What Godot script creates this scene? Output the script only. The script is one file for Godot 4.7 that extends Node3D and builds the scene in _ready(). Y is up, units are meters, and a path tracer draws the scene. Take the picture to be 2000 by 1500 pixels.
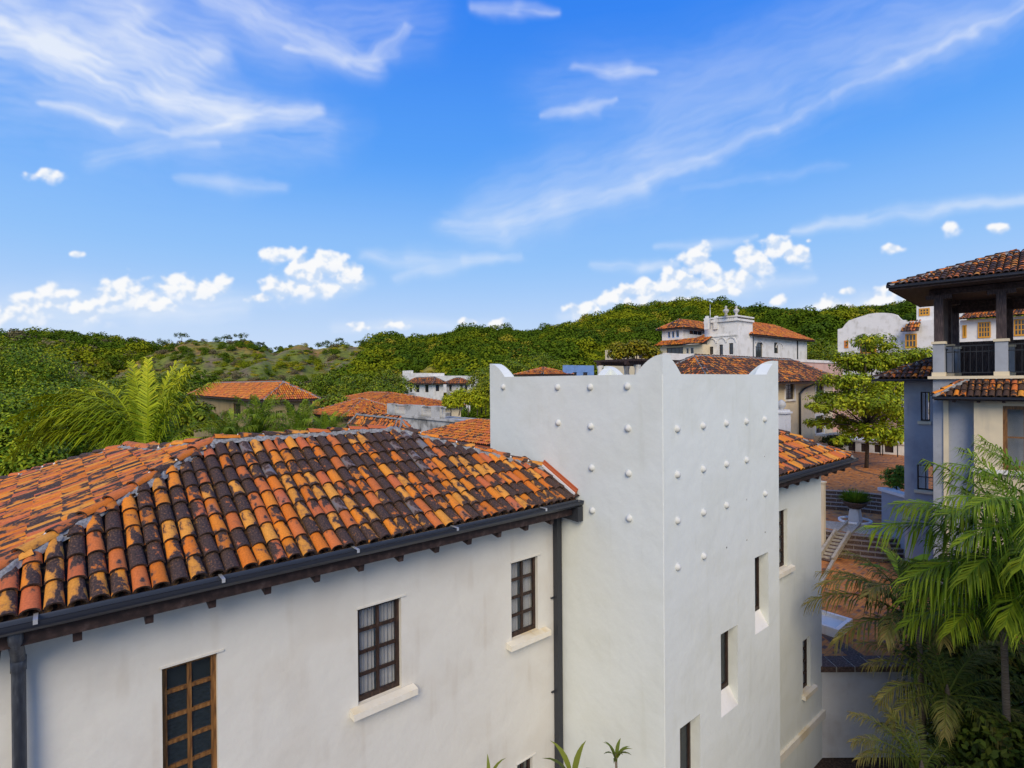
extends Node3D
# All positions in metres, y up. The camera stands on a third-floor balcony, 10.5 m above the courtyard.
# Main axes: +x runs along the white house front away from the camera, -z runs away through its wall.
const F := 1050.0
const EYE := Vector3(0, 10.5, 0)
var cam_basis: Basis
var rng := RandomNumberGenerator.new()
var M := {}
var PEN := Transform3D.IDENTITY
var tile_meshes: Array = []
var tile_far: Array = []
var pan_mesh: ArrayMesh
var frond_cache := {}
const NX := 8
const NY := 8

# ------------------------------------------------------------------ pixels to directions
func ray(px, py) -> Vector3:
	return cam_basis * Vector3((px - 1000.0) / F, -(py - 750.0) / F, -1.0)
func dep(px, py, d) -> Vector3:
	return EYE + ray(px, py) * d
func on_x(px, py, x) -> Vector3:
	var r := ray(px, py)
	return EYE + r * ((x - EYE.x) / r.x)
func on_y(px, py, y) -> Vector3:
	var r := ray(px, py)
	return EYE + r * ((y - EYE.y) / r.y)
func on_z(px, py, z) -> Vector3:
	var r := ray(px, py)
	return EYE + r * ((z - EYE.z) / r.z)
func reach(p: Vector3, dir: Vector3, px) -> float:
	var a := cam_basis.transposed() * (p - EYE)
	var b := cam_basis.transposed() * dir
	var k: float = (px - 1000.0) / F
	return (k * -a.z - a.x) / (b.x + k * b.z)

# ------------------------------------------------------------------ mesh helpers
func nst(smooth := false) -> SurfaceTool:
	var st := SurfaceTool.new()
	st.begin(Mesh.PRIMITIVE_TRIANGLES)
	st.set_smooth_group(0 if smooth else -1)
	return st
func tri(st: SurfaceTool, a: Vector3, b: Vector3, c: Vector3):
	st.add_vertex(PEN * a); st.add_vertex(PEN * b); st.add_vertex(PEN * c)
func quad(st: SurfaceTool, a: Vector3, b: Vector3, c: Vector3, d: Vector3):  # clockwise from the front
	tri(st, a, b, c); tri(st, a, c, d)
func box(st: SurfaceTool, a: Vector3, b: Vector3):
	var lo := Vector3(min(a.x, b.x), min(a.y, b.y), min(a.z, b.z))
	var hi := Vector3(max(a.x, b.x), max(a.y, b.y), max(a.z, b.z))
	var p := []
	for i in 8:
		p.append(Vector3(hi.x if i & 1 else lo.x, hi.y if i & 2 else lo.y, hi.z if i & 4 else lo.z))
	quad(st, p[4], p[6], p[7], p[5]); quad(st, p[1], p[3], p[2], p[0])
	quad(st, p[0], p[2], p[6], p[4]); quad(st, p[5], p[7], p[3], p[1])
	quad(st, p[6], p[2], p[3], p[7]); quad(st, p[0], p[4], p[5], p[1])
func beam(st: SurfaceTool, a: Vector3, b: Vector3, w: float, h: float):
	var f := (b - a).normalized()
	var s := f.cross(Vector3.UP).normalized() if absf(f.y) < 0.95 else Vector3.RIGHT
	var u := s.cross(f)
	var q := [s * w / 2 + u * h / 2, s * w / 2 - u * h / 2, -s * w / 2 - u * h / 2, -s * w / 2 + u * h / 2]
	for i in 4:
		var j := (i + 1) % 4
		quad(st, a + q[i], a + q[j], b + q[j], b + q[i])
	quad(st, a + q[3], a + q[2], a + q[1], a + q[0])
	quad(st, b + q[0], b + q[1], b + q[2], b + q[3])
func tube(st: SurfaceTool, pts: Array, radii: Array, n := 8):
	var rings := []
	for i in pts.size():
		var f: Vector3 = (pts[min(i + 1, pts.size() - 1)] - pts[max(i - 1, 0)]).normalized()
		var s := f.cross(Vector3(0.31, 0.2, 0.93)).normalized()
		var u := s.cross(f)
		var ring := []
		for k in n:
			var t := TAU * k / n
			ring.append(pts[i] + (s * cos(t) + u * sin(t)) * radii[i])
		rings.append(ring)
	for i in pts.size() - 1:
		for k in n:
			var j := (k + 1) % n
			quad(st, rings[i][k], rings[i][j], rings[i + 1][j], rings[i + 1][k])
	for k in range(1, n - 1):
		tri(st, rings[0][0], rings[0][k + 1], rings[0][k])
		var e: Array = rings[-1]
		tri(st, e[0], e[k], e[k + 1])
func lathe(st: SurfaceTool, c: Vector3, prof: Array, n := 16):  # [[radius, height], ...] upwards
	for i in prof.size() - 1:
		for k in n:
			var t0 := TAU * k / n
			var t1 := TAU * (k + 1) / n
			var a := c + Vector3(cos(t0) * prof[i][0], prof[i][1], sin(t0) * prof[i][0])
			var b := c + Vector3(cos(t1) * prof[i][0], prof[i][1], sin(t1) * prof[i][0])
			var d := c + Vector3(cos(t0) * prof[i + 1][0], prof[i + 1][1], sin(t0) * prof[i + 1][0])
			var e := c + Vector3(cos(t1) * prof[i + 1][0], prof[i + 1][1], sin(t1) * prof[i + 1][0])
			quad(st, a, b, e, d)
func world_xf(n: Node) -> Transform3D:
	var t := Transform3D.IDENTITY
	var k := n
	while k != self and k != null:
		t = k.transform * t
		k = k.get_parent()
	return t
func obj(called: String, st: SurfaceTool, m: Material, parent: Node = self) -> MeshInstance3D:
	st.generate_normals()
	return inst(called, st.commit(), m, parent)
func inst(called: String, mesh: Mesh, m: Material, parent: Node, at := Transform3D.IDENTITY) -> MeshInstance3D:
	var o := MeshInstance3D.new()
	o.name = called
	o.mesh = mesh
	o.material_override = m
	parent.add_child(o, true)
	o.transform = world_xf(parent).affine_inverse() * at
	return o
func part(called: String, parent: Node) -> Node3D:
	var o := Node3D.new()
	o.name = called
	parent.add_child(o, true)
	return o
var used := {}
func numbered(called: String) -> String:
	if not used.has(called):
		used[called] = 0
		return called
	used[called] += 1
	return "%s_%03d" % [called, used[called]]
func thing(called: String, label: String, category: String, at := Vector3.ZERO, group := "") -> Node3D:
	var o := Node3D.new()
	o.name = numbered(called)
	add_child(o)
	o.position = at
	tag(o, label, category, group)
	return o
func tag(o: Node, label: String, category: String, group := ""):
	o.set_meta("label", label)
	o.set_meta("category", category)
	if group != "":
		o.set_meta("group", group)
func structure(o: Node):
	o.set_meta("kind", "structure")
func stuff(o: Node):
	o.set_meta("kind", "stuff")

# ------------------------------------------------------------------ materials
func ntex(seed_: int, freq: float, ramp: Array, size := 512, normal := 0.0, octaves := 5) -> NoiseTexture2D:
	var n := FastNoiseLite.new()
	n.seed = seed_
	n.noise_type = FastNoiseLite.TYPE_SIMPLEX_SMOOTH
	n.frequency = freq
	n.fractal_octaves = octaves
	var t := NoiseTexture2D.new()
	t.width = size; t.height = size
	t.seamless = true
	t.noise = n
	if normal > 0.0:
		t.as_normal_map = true
		t.bump_strength = normal
	elif ramp.size() > 0:
		var g := Gradient.new()
		var off := PackedFloat32Array()
		var cols := PackedColorArray()
		for r in ramp:
			off.append(r[0]); cols.append(r[1])
		g.offsets = off; g.colors = cols
		t.color_ramp = g
	return t
func lin(r: float, g: float, b: float) -> Color:
	return Color(r, g, b).linear_to_srgb()
func flat(called: String, c: Color, rough := 0.8, metal := 0.0) -> StandardMaterial3D:
	var m := StandardMaterial3D.new()
	m.albedo_color = c
	m.roughness = rough
	m.metallic = metal
	M[called] = m
	return m
func textured(called: String, tex: Texture2D, scale: Vector3, rough := 0.85, nrm: Texture2D = null, nscale := 0.5) -> StandardMaterial3D:
	var m := flat(called, Color.WHITE, rough)
	m.albedo_texture = tex
	m.uv1_triplanar = true
	m.uv1_world_triplanar = true
	m.uv1_scale = scale
	if nrm:
		m.normal_enabled = true
		m.normal_texture = nrm
		m.normal_scale = nscale
	return m
func grey_noise(seed_: int, freq: float, octaves: int, w: int, h: int) -> Image:
	var n := FastNoiseLite.new()
	n.seed = seed_; n.frequency = freq; n.fractal_octaves = octaves
	var im := n.get_seamless_image(w, h)
	im.convert(Image.FORMAT_L8)
	return im
func plaster(called: String, base: Color, stain: Color, seed_: int, amount := 1.0):
	# lime wash: broad patches, narrow rain runs, fine grain and a few dark specks
	var n := 512 if amount < 0.5 else 256
	var broad := grey_noise(seed_, 3.0 / n, 4, n, n).get_data()
	var run_im := grey_noise(seed_ + 100, 15.0 / n, 3, n, 48)
	run_im.resize(n, n, Image.INTERPOLATE_CUBIC)
	var run := run_im.get_data()
	var grain := grey_noise(seed_ + 200, 0.12, 3, n, n).get_data()
	var data := PackedByteArray()
	data.resize(n * n * 3)
	for i in n * n:
		var b := broad[i] / 255.0
		var r := run[i] / 255.0
		var g := grain[i] / 255.0
		var t := 0.55 * smoothstep(0.42, 0.85, b) + 0.55 * smoothstep(0.62, 0.9, r) * smoothstep(0.3, 0.7, b) + (g - 0.5) * 0.16
		if g > 0.90: t += 0.5
		t = clampf(t * amount, -0.1, 1.0)
		var c := base.lerp(stain, t)
		data[i * 3] = int(clampf(c.r, 0, 1) * 255); data[i * 3 + 1] = int(clampf(c.g, 0, 1) * 255); data[i * 3 + 2] = int(clampf(c.b, 0, 1) * 255)
	var im := Image.create_from_data(n, n, false, Image.FORMAT_RGB8, data)
	textured(called, ImageTexture.create_from_image(im), Vector3(0.21, 0.21, 0.21), 0.9, M.plaster_bump, 0.22)
func leaf_mat(called: String, backlight := 0.5) -> StandardMaterial3D:
	var m := flat(called, Color.WHITE, 0.55)
	m.vertex_color_use_as_albedo = true
	m.cull_mode = BaseMaterial3D.CULL_DISABLED
	m.backlight_enabled = true
	m.backlight = Color(backlight, backlight, backlight * 0.5)
	return m

func make_materials():
	M.plaster_bump = ntex(5, 0.02, [], 512, 3.0)
	plaster("house_plaster", lin(0.655, 0.645, 0.595), lin(0.47, 0.42, 0.35), 11, 0.32)
	plaster("tower_plaster", lin(0.685, 0.715, 0.675), lin(0.52, 0.53, 0.44), 12, 0.26)
	plaster("stud_plaster", lin(0.60, 0.61, 0.58), lin(0.5, 0.5, 0.45), 22, 0.4)
	plaster("grey_plaster", lin(0.55, 0.55, 0.54), lin(0.34, 0.30, 0.26), 13, 1.0)
	plaster("white_plaster", lin(0.74, 0.73, 0.70), lin(0.5, 0.48, 0.43), 14, 0.7)
	plaster("cream_plaster", lin(0.68, 0.58, 0.40), lin(0.5, 0.44, 0.33), 15, 0.7)
	plaster("blue_plaster", lin(0.335, 0.355, 0.39), lin(0.23, 0.245, 0.27), 16, 1.0)
	plaster("ochre_plaster", lin(0.36, 0.27, 0.13), lin(0.25, 0.19, 0.10), 17, 1.0)
	plaster("pink_plaster", lin(0.60, 0.40, 0.34), lin(0.45, 0.30, 0.26), 18, 1.0)
	plaster("sky_plaster", lin(0.18, 0.32, 0.62), lin(0.14, 0.25, 0.45), 19, 1.0)
	plaster("weathered", lin(0.50, 0.50, 0.48), lin(0.12, 0.12, 0.11), 20, 1.1)
	plaster("sill_stone", lin(0.74, 0.70, 0.60), lin(0.55, 0.40, 0.18), 21, 0.8)
	textured("mortar", ntex(31, 0.03, [[0.0, lin(0.09, 0.09, 0.095)], [0.45, lin(0.21, 0.215, 0.22)], [0.8, lin(0.36, 0.36, 0.35)], [1.0, lin(0.60, 0.60, 0.58)]]), Vector3(1.5, 1.5, 1.5), 0.95, M.plaster_bump, 1.0)
	textured("dark_wood", ntex(32, 0.012, [[0.0, lin(0.015, 0.008, 0.008)], [0.5, lin(0.035, 0.018, 0.015)], [0.75, lin(0.06, 0.035, 0.03)], [1.0, lin(0.11, 0.08, 0.075)]]), Vector3(1.2, 1.2, 1.2), 0.75)
	textured("frame_wood", ntex(33, 0.01, [[0.0, lin(0.012, 0.006, 0.004)], [0.6, lin(0.035, 0.016, 0.010)], [1.0, lin(0.10, 0.06, 0.04)]]), Vector3(3, 0.7, 3), 0.6)
	textured("honey_wood", ntex(34, 0.01, [[0.0, lin(0.05, 0.02, 0.006)], [0.5, lin(0.17, 0.075, 0.018)], [1.0, lin(0.30, 0.15, 0.05)]]), Vector3(4, 0.5, 4), 0.55)
	textured("post_wood", ntex(35, 0.012, [[0.0, lin(0.02, 0.012, 0.012)], [0.55, lin(0.06, 0.04, 0.04)], [1.0, lin(0.16, 0.11, 0.09)]]), Vector3(4, 0.4, 4), 0.75)
	flat("gutter", lin(0.028, 0.034, 0.050), 0.35)
	flat("pipe", lin(0.022, 0.025, 0.033), 0.45)
	textured("old_pipe", ntex(36, 0.015, [[0.0, lin(0.03, 0.035, 0.045)], [0.6, lin(0.07, 0.08, 0.10)], [1.0, lin(0.19, 0.21, 0.24)]]), Vector3(3, 0.5, 3), 0.5)
	flat("steel", lin(0.62, 0.64, 0.66), 0.35, 0.6)
	flat("iron", lin(0.012, 0.012, 0.014), 0.5)
	flat("yellow_wood", lin(0.62, 0.29, 0.02), 0.6)
	flat("orange_wood", lin(0.60, 0.20, 0.02), 0.6)
	flat("white_paint", lin(0.76, 0.76, 0.74), 0.6)
	flat("dark_inside", lin(0.02, 0.018, 0.02), 0.9)
	flat("terracotta", lin(0.42, 0.10, 0.03), 0.8)
	flat("curtain", lin(0.44, 0.44, 0.45), 0.95)
	flat("water", lin(0.56, 0.60, 0.62), 0.15)
	var glass := flat("glass", Color(0.30, 0.36, 0.40, 0.12), 0.05)
	glass.metallic_specular = 0.3
	glass.transparency = BaseMaterial3D.TRANSPARENCY_ALPHA
	var far := flat("dark_glass", lin(0.02, 0.025, 0.032), 0.08)
	far.metallic_specular = 0.6
	textured("soil", ntex(37, 0.03, [[0.0, lin(0.012, 0.008, 0.006)], [0.5, lin(0.05, 0.03, 0.02)], [0.8, lin(0.09, 0.06, 0.04)], [1.0, lin(0.16, 0.13, 0.10)]]), Vector3(0.8, 0.8, 0.8), 0.95)
	textured("step_stone", ntex(38, 0.03, [[0.0, lin(0.035, 0.02, 0.014)], [0.5, lin(0.10, 0.06, 0.042)], [0.8, lin(0.17, 0.11, 0.08)], [1.0, lin(0.30, 0.23, 0.18)]]), Vector3(0.9, 0.9, 0.9), 0.9)
	textured("lit_tread_stone", ntex(43, 0.04, [[0.0, lin(0.16, 0.11, 0.08)], [0.5, lin(0.30, 0.225, 0.165)], [1.0, lin(0.42, 0.34, 0.27)]]), Vector3(0.9, 0.9, 0.9), 0.9)  # paler than the risers: skylight on the treads is put into the colour
	textured("concrete", ntex(39, 0.02, [[0.0, lin(0.22, 0.18, 0.13)], [0.5, lin(0.38, 0.33, 0.25)], [1.0, lin(0.52, 0.47, 0.38)]]), Vector3(0.6, 0.6, 0.6), 0.9, M.plaster_bump, 0.6)
	textured("bark", ntex(40, 0.02, [[0.0, lin(0.02, 0.013, 0.01)], [0.5, lin(0.07, 0.05, 0.035)], [1.0, lin(0.17, 0.14, 0.10)]]), Vector3(1.5, 0.6, 1.5), 0.95)
	textured("palm_trunk", ntex(41, 0.02, [[0.0, lin(0.06, 0.045, 0.03)], [0.5, lin(0.15, 0.12, 0.085)], [1.0, lin(0.27, 0.23, 0.18)]]), Vector3(0.5, 3.0, 0.5), 0.95)
	leaf_mat("leaf", 0.5)
	leaf_mat("far_leaf", 0.25)
	M.far_leaf.roughness = 1.0
	M.far_leaf.metallic_specular = 0.05
	M.leaf.metallic_specular = 0.25
	M.paving = paving_material()
	M.tile = StandardMaterial3D.new()
	M.tile.albedo_texture = tile_atlas()
	M.tile.roughness = 0.72
	M.tile.metallic_specular = 0.35
	M.tile.cull_mode = BaseMaterial3D.CULL_DISABLED
	flat("roof_deck", lin(0.045, 0.022, 0.016), 0.95)
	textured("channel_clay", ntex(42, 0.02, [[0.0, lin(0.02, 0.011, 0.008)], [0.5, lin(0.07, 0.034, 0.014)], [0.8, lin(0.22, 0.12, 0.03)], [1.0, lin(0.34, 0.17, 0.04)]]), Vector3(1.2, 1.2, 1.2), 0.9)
	var hm := flat("hill_ground", Color.WHITE, 0.95)
	hm.vertex_color_use_as_albedo = true
	hm.albedo_texture = ntex(79, 0.03, [[0.0, Color(0.45, 0.45, 0.42)], [0.35, Color(0.78, 0.78, 0.74)], [0.65, Color(1, 1, 1)], [1.0, Color(1.0, 0.9, 0.75)]])
	hm.uv1_triplanar = true
	hm.uv1_world_triplanar = true
	hm.uv1_scale = Vector3(0.02, 0.02, 0.02)

func paving_material() -> StandardMaterial3D:
	# small clay pavers in a basket pattern, seen from 15 m and more
	var n := 256
	var im := Image.create(n, n, true, Image.FORMAT_RGB8)
	var r := RandomNumberGenerator.new()
	r.seed = 77
	im.fill(lin(0.32, 0.15, 0.06))
	for by in 16:
		for bx in 8:
			var t := r.randf()
			var c := lin(0.66, 0.25, 0.045).lerp(lin(0.54, 0.185, 0.035), t)
			if r.randf() < 0.12:
				c = lin(0.44, 0.21, 0.09)
			if r.randf() < 0.10:
				c = lin(0.17, 0.085, 0.05)
			var x := (bx * 32 + (16 if by % 2 else 0)) % n
			im.fill_rect(Rect2i(x + 1, by * 16 + 1, min(30, n - x - 1), 14), c)
			if x + 31 > n:
				im.fill_rect(Rect2i(0, by * 16 + 1, x + 31 - n, 14), c)
	im.generate_mipmaps()
	var m := StandardMaterial3D.new()
	m.albedo_texture = ImageTexture.create_from_image(im)
	m.uv1_triplanar = true
	m.uv1_world_triplanar = true
	m.uv1_scale = Vector3(0.55, 0.55, 0.55)
	m.roughness = 0.85
	m.detail_enabled = true
	m.detail_blend_mode = BaseMaterial3D.BLEND_MODE_MUL
	m.detail_uv_layer = BaseMaterial3D.DETAIL_UV_1
	m.detail_albedo = ntex(78, 0.008, [[0.0, Color(0.7, 0.66, 0.62)], [0.4, Color(0.92, 0.9, 0.88)], [1.0, Color(1, 1, 1)]], 256)
	return m

func tile_atlas() -> ImageTexture:
	# 64 clay tiles: 0-19 clean fired clay, 20-45 patched with black mould, 46-60 mostly black, 61-63 slate grey
	var cw := 72
	var ch := 96
	var data := PackedByteArray()
	data.resize(cw * NX * ch * NY * 3)
	var edge := FastNoiseLite.new()
	edge.seed = 3; edge.frequency = 0.013; edge.fractal_octaves = 5; edge.fractal_gain = 0.55
	var fine := FastNoiseLite.new()
	fine.seed = 4; fine.frequency = 0.09; fine.fractal_octaves = 3
	var r := RandomNumberGenerator.new()
	r.seed = 21
	var clays := [Vector3(0.68, 0.205, 0.020), Vector3(0.70, 0.265, 0.028), Vector3(0.60, 0.165, 0.040), Vector3(0.64, 0.175, 0.018), Vector3(0.68, 0.29, 0.045), Vector3(0.58, 0.150, 0.050), Vector3(0.70, 0.225, 0.022)]
	for k in NX * NY:
		var base: Vector3 = clays[r.randi() % clays.size()] * r.randf_range(0.82, 1.05)
		var cover := r.randf_range(-0.62, -0.30)
		if k >= 20: cover = r.randf_range(-0.20, 0.20)
		if k >= 46: cover = r.randf_range(0.28, 0.75)
		if k >= 61:
			base = Vector3(0.17, 0.165, 0.175)
			cover = r.randf_range(-0.25, 0.0)
		var ox := (k % NX) * cw
		var oy := (k / NX) * ch
		var tone2: Vector3 = base.lerp(Vector3(0.24, 0.21, 0.21), r.randf_range(0.0, 0.5)) if r.randf() < 0.35 else base
		for y in ch:
			for x in cw:
				var e := edge.get_noise_2d(x * 1.33 + k * 211.0, y * 1.07 + k * 97.0)
				var f := fine.get_noise_2d(x * 1.33 + k * 131.0, y * 1.33 + k * 57.0)
				var m := cover + e * 1.15 + f * 0.13
				var t := smoothstep(-0.02, 0.12, m)
				var c: Vector3 = base.lerp(tone2, smoothstep(-0.2, 0.4, e)) * (1.0 + f * 0.25)
				c = c.lerp(Vector3(0.20, 0.085, 0.04), 0.5 * smoothstep(-0.26, 0.02, m + f * 0.15))
				var b := Vector3(0.062, 0.039, 0.030) * (1.0 + f * 0.8)
				if f > 0.42: b = b.lerp(base, 0.18)
				c = c.lerp(b, t)
				var i := ((oy + y) * cw * NX + ox + x) * 3
				var cc := Color(clampf(c.x, 0, 1), clampf(c.y, 0, 1), clampf(c.z, 0, 1)).linear_to_srgb()
				data[i] = int(cc.r * 255); data[i + 1] = int(cc.g * 255); data[i + 2] = int(cc.b * 255)
	return ImageTexture.create_from_image(Image.create_from_data(cw * NX, ch * NY, false, Image.FORMAT_RGB8, data))

# ------------------------------------------------------------------ sky
var sky_w := 1100
var sky_h := 430
func sky_stroke(cir: PackedFloat32Array, pts: Array, strength: float, streak: FastNoiseLite, fine: FastNoiseLite):
	# pts: [x, y, half width] in photo pixels, a wind-drawn wisp
	for i in pts.size() - 1:
		var a := Vector2(pts[i][0], pts[i][1])
		var b := Vector2(pts[i + 1][0], pts[i + 1][1])
		var d := b - a
		var L := d.length()
		var t := d / L
		var wmax: float = max(pts[i][2], pts[i + 1][2]) * 2.6 + 24.0
		var x0 := int(clampf((min(a.x, b.x) - wmax + 100) / 2, 0, sky_w - 1)); var x1 := int(clampf((max(a.x, b.x) + wmax + 100) / 2, 0, sky_w - 1))
		var y0 := int(clampf((min(a.y, b.y) - wmax + 80) / 2, 0, sky_h - 1)); var y1 := int(clampf((max(a.y, b.y) + wmax + 80) / 2, 0, sky_h - 1))
		for gy in range(y0, y1 + 1):
			for gx in range(x0, x1 + 1):
				var p := Vector2(gx * 2.0 - 100, gy * 2.0 - 80)
				var wx := fine.get_noise_2d(p.x * 0.22, p.y * 0.22)
				var wy := fine.get_noise_2d(p.x * 0.22 + 900.0, p.y * 0.22)
				var pw := p + Vector2(wx * 34.0, wy * 11.0)
				var q := pw - a
				var s := q.dot(t) / L
				var sc := clampf(s, 0, 1)
				var w: float = lerp(float(pts[i][2]), float(pts[i + 1][2]), sc)
				var off := q - t * (sc * L)
				var g := exp(-off.length_squared() / (w * w))
				if g < 0.02: continue
				var al := pw.dot(t)
				var ac := pw.dot(Vector2(-t.y, t.x))
				var nz := 0.62 + 0.55 * streak.get_noise_2d(al * 0.22, ac * 0.75) + 0.30 * fine.get_noise_2d(al * 0.25, ac * 1.9)
				var v := g * clampf(nz, 0, 1.2) * strength
				var k := gy * sky_w + gx
				cir[k] = max(cir[k], v) + 0.25 * min(cir[k], v)
func sky_puff(den: PackedFloat32Array, low: PackedFloat32Array, blobs: Array, bill: FastNoiseLite):
	for bl in blobs:
		var c := Vector2(bl[0], bl[1])
		var rx: float = bl[2]
		var ry: float = bl[3]
		var x0 := int(clampf((c.x - rx * 1.8 + 100) / 2, 0, sky_w - 1)); var x1 := int(clampf((c.x + rx * 1.8 + 100) / 2, 0, sky_w - 1))
		var y0 := int(clampf((c.y - ry * 1.8 + 80) / 2, 0, sky_h - 1)); var y1 := int(clampf((c.y + ry * 2.4 + 80) / 2, 0, sky_h - 1))
		for gy in range(y0, y1 + 1):
			for gx in range(x0, x1 + 1):
				var p := Vector2(gx * 2.0 - 100, gy * 2.0 - 80)
				var q := Vector2((p.x - c.x) / rx, (p.y - c.y) / ry)
				if q.y > 0.0: q.y *= 0.75
				var v := 1.0 - q.length() + bill.get_noise_2d(p.x, p.y * 1.2) * 0.8
				var k := gy * sky_w + gx
				if v > den[k]:
					den[k] = v
					low[k] = q.y
func make_sky() -> Sky:
	var cir := PackedFloat32Array(); cir.resize(sky_w * sky_h)
	var den := PackedFloat32Array(); den.resize(sky_w * sky_h); den.fill(-1.0)
	var low := PackedFloat32Array(); low.resize(sky_w * sky_h)
	var streak := FastNoiseLite.new(); streak.seed = 8; streak.frequency = 0.012; streak.fractal_octaves = 5
	var fine := FastNoiseLite.new(); fine.seed = 9; fine.frequency = 0.03; fine.fractal_octaves = 4
	var bill := FastNoiseLite.new(); bill.seed = 10; bill.frequency = 0.017; bill.fractal_octaves = 6; bill.fractal_gain = 0.5
	for s in [
		[[[-90, 30, 60], [60, 70, 75], [200, 120, 85], [330, 190, 65], [470, 225, 44], [620, 215, 16]], 0.72],
		[[[-60, -20, 60], [120, 10, 70], [260, 40, 65], [400, 110, 50]], 0.6],
		[[[90, 205, 10], [220, 240, 18], [340, 262, 16], [450, 240, 20]], 0.62],
		[[[180, 310, 20], [300, 290, 26], [420, 275, 20]], 0.34],
		[[[420, -20, 50], [520, 40, 50], [640, 90, 44], [720, 125, 26]], 0.5],
		[[[560, 90, 12], [680, 118, 14], [740, 112, 20], [800, 55, 14]], 0.48],
		[[[920, 8, 10], [1000, 18, 16], [1085, 22, 8]], 0.55],
		[[[1120, 128, 8], [1190, 142, 22], [1230, 140, 20], [1300, 148, 6]], 0.5],
		[[[1075, 225, 7], [1135, 222, 18], [1160, 212, 18], [1195, 196, 5]], 0.5],
		[[[2090, -35, 14], [1900, 58, 14], [1760, 125, 14], [1640, 185, 13], [1500, 252, 13], [1380, 308, 15], [1240, 362, 24], [1100, 402, 36], [980, 440, 36], [860, 440, 20]], 0.48],
		[[[2060, -20, 50], [1850, 70, 55], [1700, 120, 60], [1500, 210, 70], [1300, 295, 80], [1130, 350, 70], [950, 420, 56]], 0.27],
		[[[1980, -10, 60], [1800, 40, 60], [1600, 90, 60], [1400, 150, 60], [1200, 300, 50]], 0.16],
		[[[1545, 450, 8], [1680, 428, 14], [1830, 408, 14], [2090, 375, 10]], 0.58],
		[[[1280, 482, 7], [1380, 474, 10], [1490, 462, 5]], 0.4],
		[[[700, 495, 10], [800, 512, 20], [900, 508, 16], [1020, 496, 8]], 0.4],
		[[[770, 548, 8], [840, 525, 16], [960, 505, 10]], 0.34],
		[[[340, 350, 10], [440, 355, 20], [560, 362, 10]], 0.3],
		[[[1160, 525, 7], [1240, 525, 11], [1330, 518, 6]], 0.45],
		[[[1350, 370, 10], [1500, 345, 12], [1640, 318, 8]], 0.18],
		[[[-80, 625, 40], [150, 605, 42], [300, 600, 40], [470, 600, 24]], 0.42],
		[[[500, 585, 14], [600, 560, 30], [700, 555, 14]], 0.38],
		[[[1100, 622, 14], [1250, 592, 26], [1400, 570, 24], [1580, 540, 12]], 0.40],
		[[[1560, 610, 14], [1700, 600, 24], [1850, 600, 20]], 0.4],
		[[[650, 640, 12], [800, 636, 14], [1000, 634, 10]], 0.3],
		[[[-90, 120, 120], [200, 160, 120], [420, 240, 90], [640, 260, 50]], 0.30],
		[[[300, 0, 90], [560, 60, 90], [800, 40, 60]], 0.24],
		[[[1100, 180, 70], [1350, 170, 80], [1700, 40, 90], [2080, -60, 80]], 0.18]]:
		sky_stroke(cir, s[0], s[1], streak, fine)
	sky_puff(den, low, [
		[95, 342, 44, 13], [10, 615, 40, 22], [60, 600, 40, 34], [105, 585, 45, 34], [160, 605, 40, 26], [210, 585, 48, 38], [245, 570, 40, 34], [300, 590, 50, 30],
		[340, 560, 48, 30], [400, 565, 50, 32], [432, 552, 30, 24], [545, 498, 40, 20], [600, 530, 55, 42], [640, 515, 42, 32], [680, 535, 34, 26], [570, 562, 60, 26], [510, 583, 28, 11], [620, 565, 60, 20],
		[1140, 608, 40, 22], [1200, 585, 45, 24], [1260, 570, 55, 28], [1330, 555, 60, 32], [1360, 510, 38, 34], [1385, 530, 30, 26], [1300, 590, 80, 22],
		[1440, 545, 50, 26], [1480, 510, 44, 36], [1510, 490, 42, 30], [1550, 500, 34, 22], [1420, 565, 40, 14],
		[1858, 442, 20, 16], [1745, 485, 24, 10], [1952, 446, 24, 10], [1520, 590, 22, 14], [1625, 600, 44, 20], [1655, 570, 20, 10], [1730, 590, 50, 28], [1760, 580, 36, 24], [1800, 600, 50, 30],
		[915, 630, 22, 9], [968, 632, 22, 11], [705, 638, 24, 11], [760, 634, 34, 12], [150, 497, 14, 6], [1580, 470, 8, 4]], bill)
	var W := 4096
	var H := 2048
	var data := PackedByteArray(); data.resize(W * H * 3)
	var inv := cam_basis.transposed()
	# a coarse sheet for the whole sky, a fine one where photographed clouds lie
	var step := 8
	var cw := W / step
	var chh := H / step
	var coarse := PackedByteArray(); coarse.resize(cw * chh * 3)
	for y in chh:
		for x in cw:
			var col := sky_at(x * step + step * 0.5, y * step + step * 0.5, W, H, inv, cir, den, low, streak, bill)
			var i := (y * cw + x) * 3
			coarse[i] = int(col.r * 255); coarse[i + 1] = int(col.g * 255); coarse[i + 2] = int(col.b * 255)
	var im := Image.create_from_data(cw, chh, false, Image.FORMAT_RGB8, coarse)
	im.resize(W, H, Image.INTERPOLATE_CUBIC)
	# fine part: azimuths round the view
	var fwd := -cam_basis.z
	var mid := atan2(fwd.x, -fwd.z)
	var px_mid := int(mid / TAU * W)
	var half := int(W * 48.0 / 360.0)
	var top := int(H * (0.5 - 39.0 / 180.0))
	var fw := half * 2
	var fh := H / 2 - top
	var fd := PackedByteArray(); fd.resize(fw * fh * 3)
	for y in fh:
		for x in fw:
			var col := sky_at(px_mid - half + x + 0.5, top + y + 0.5, W, H, inv, cir, den, low, streak, bill)
			var i := (y * fw + x) * 3
			fd[i] = int(col.r * 255); fd[i + 1] = int(col.g * 255); fd[i + 2] = int(col.b * 255)
	var fine_im := Image.create_from_data(fw, fh, false, Image.FORMAT_RGB8, fd)
	var cut := half - px_mid
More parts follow.
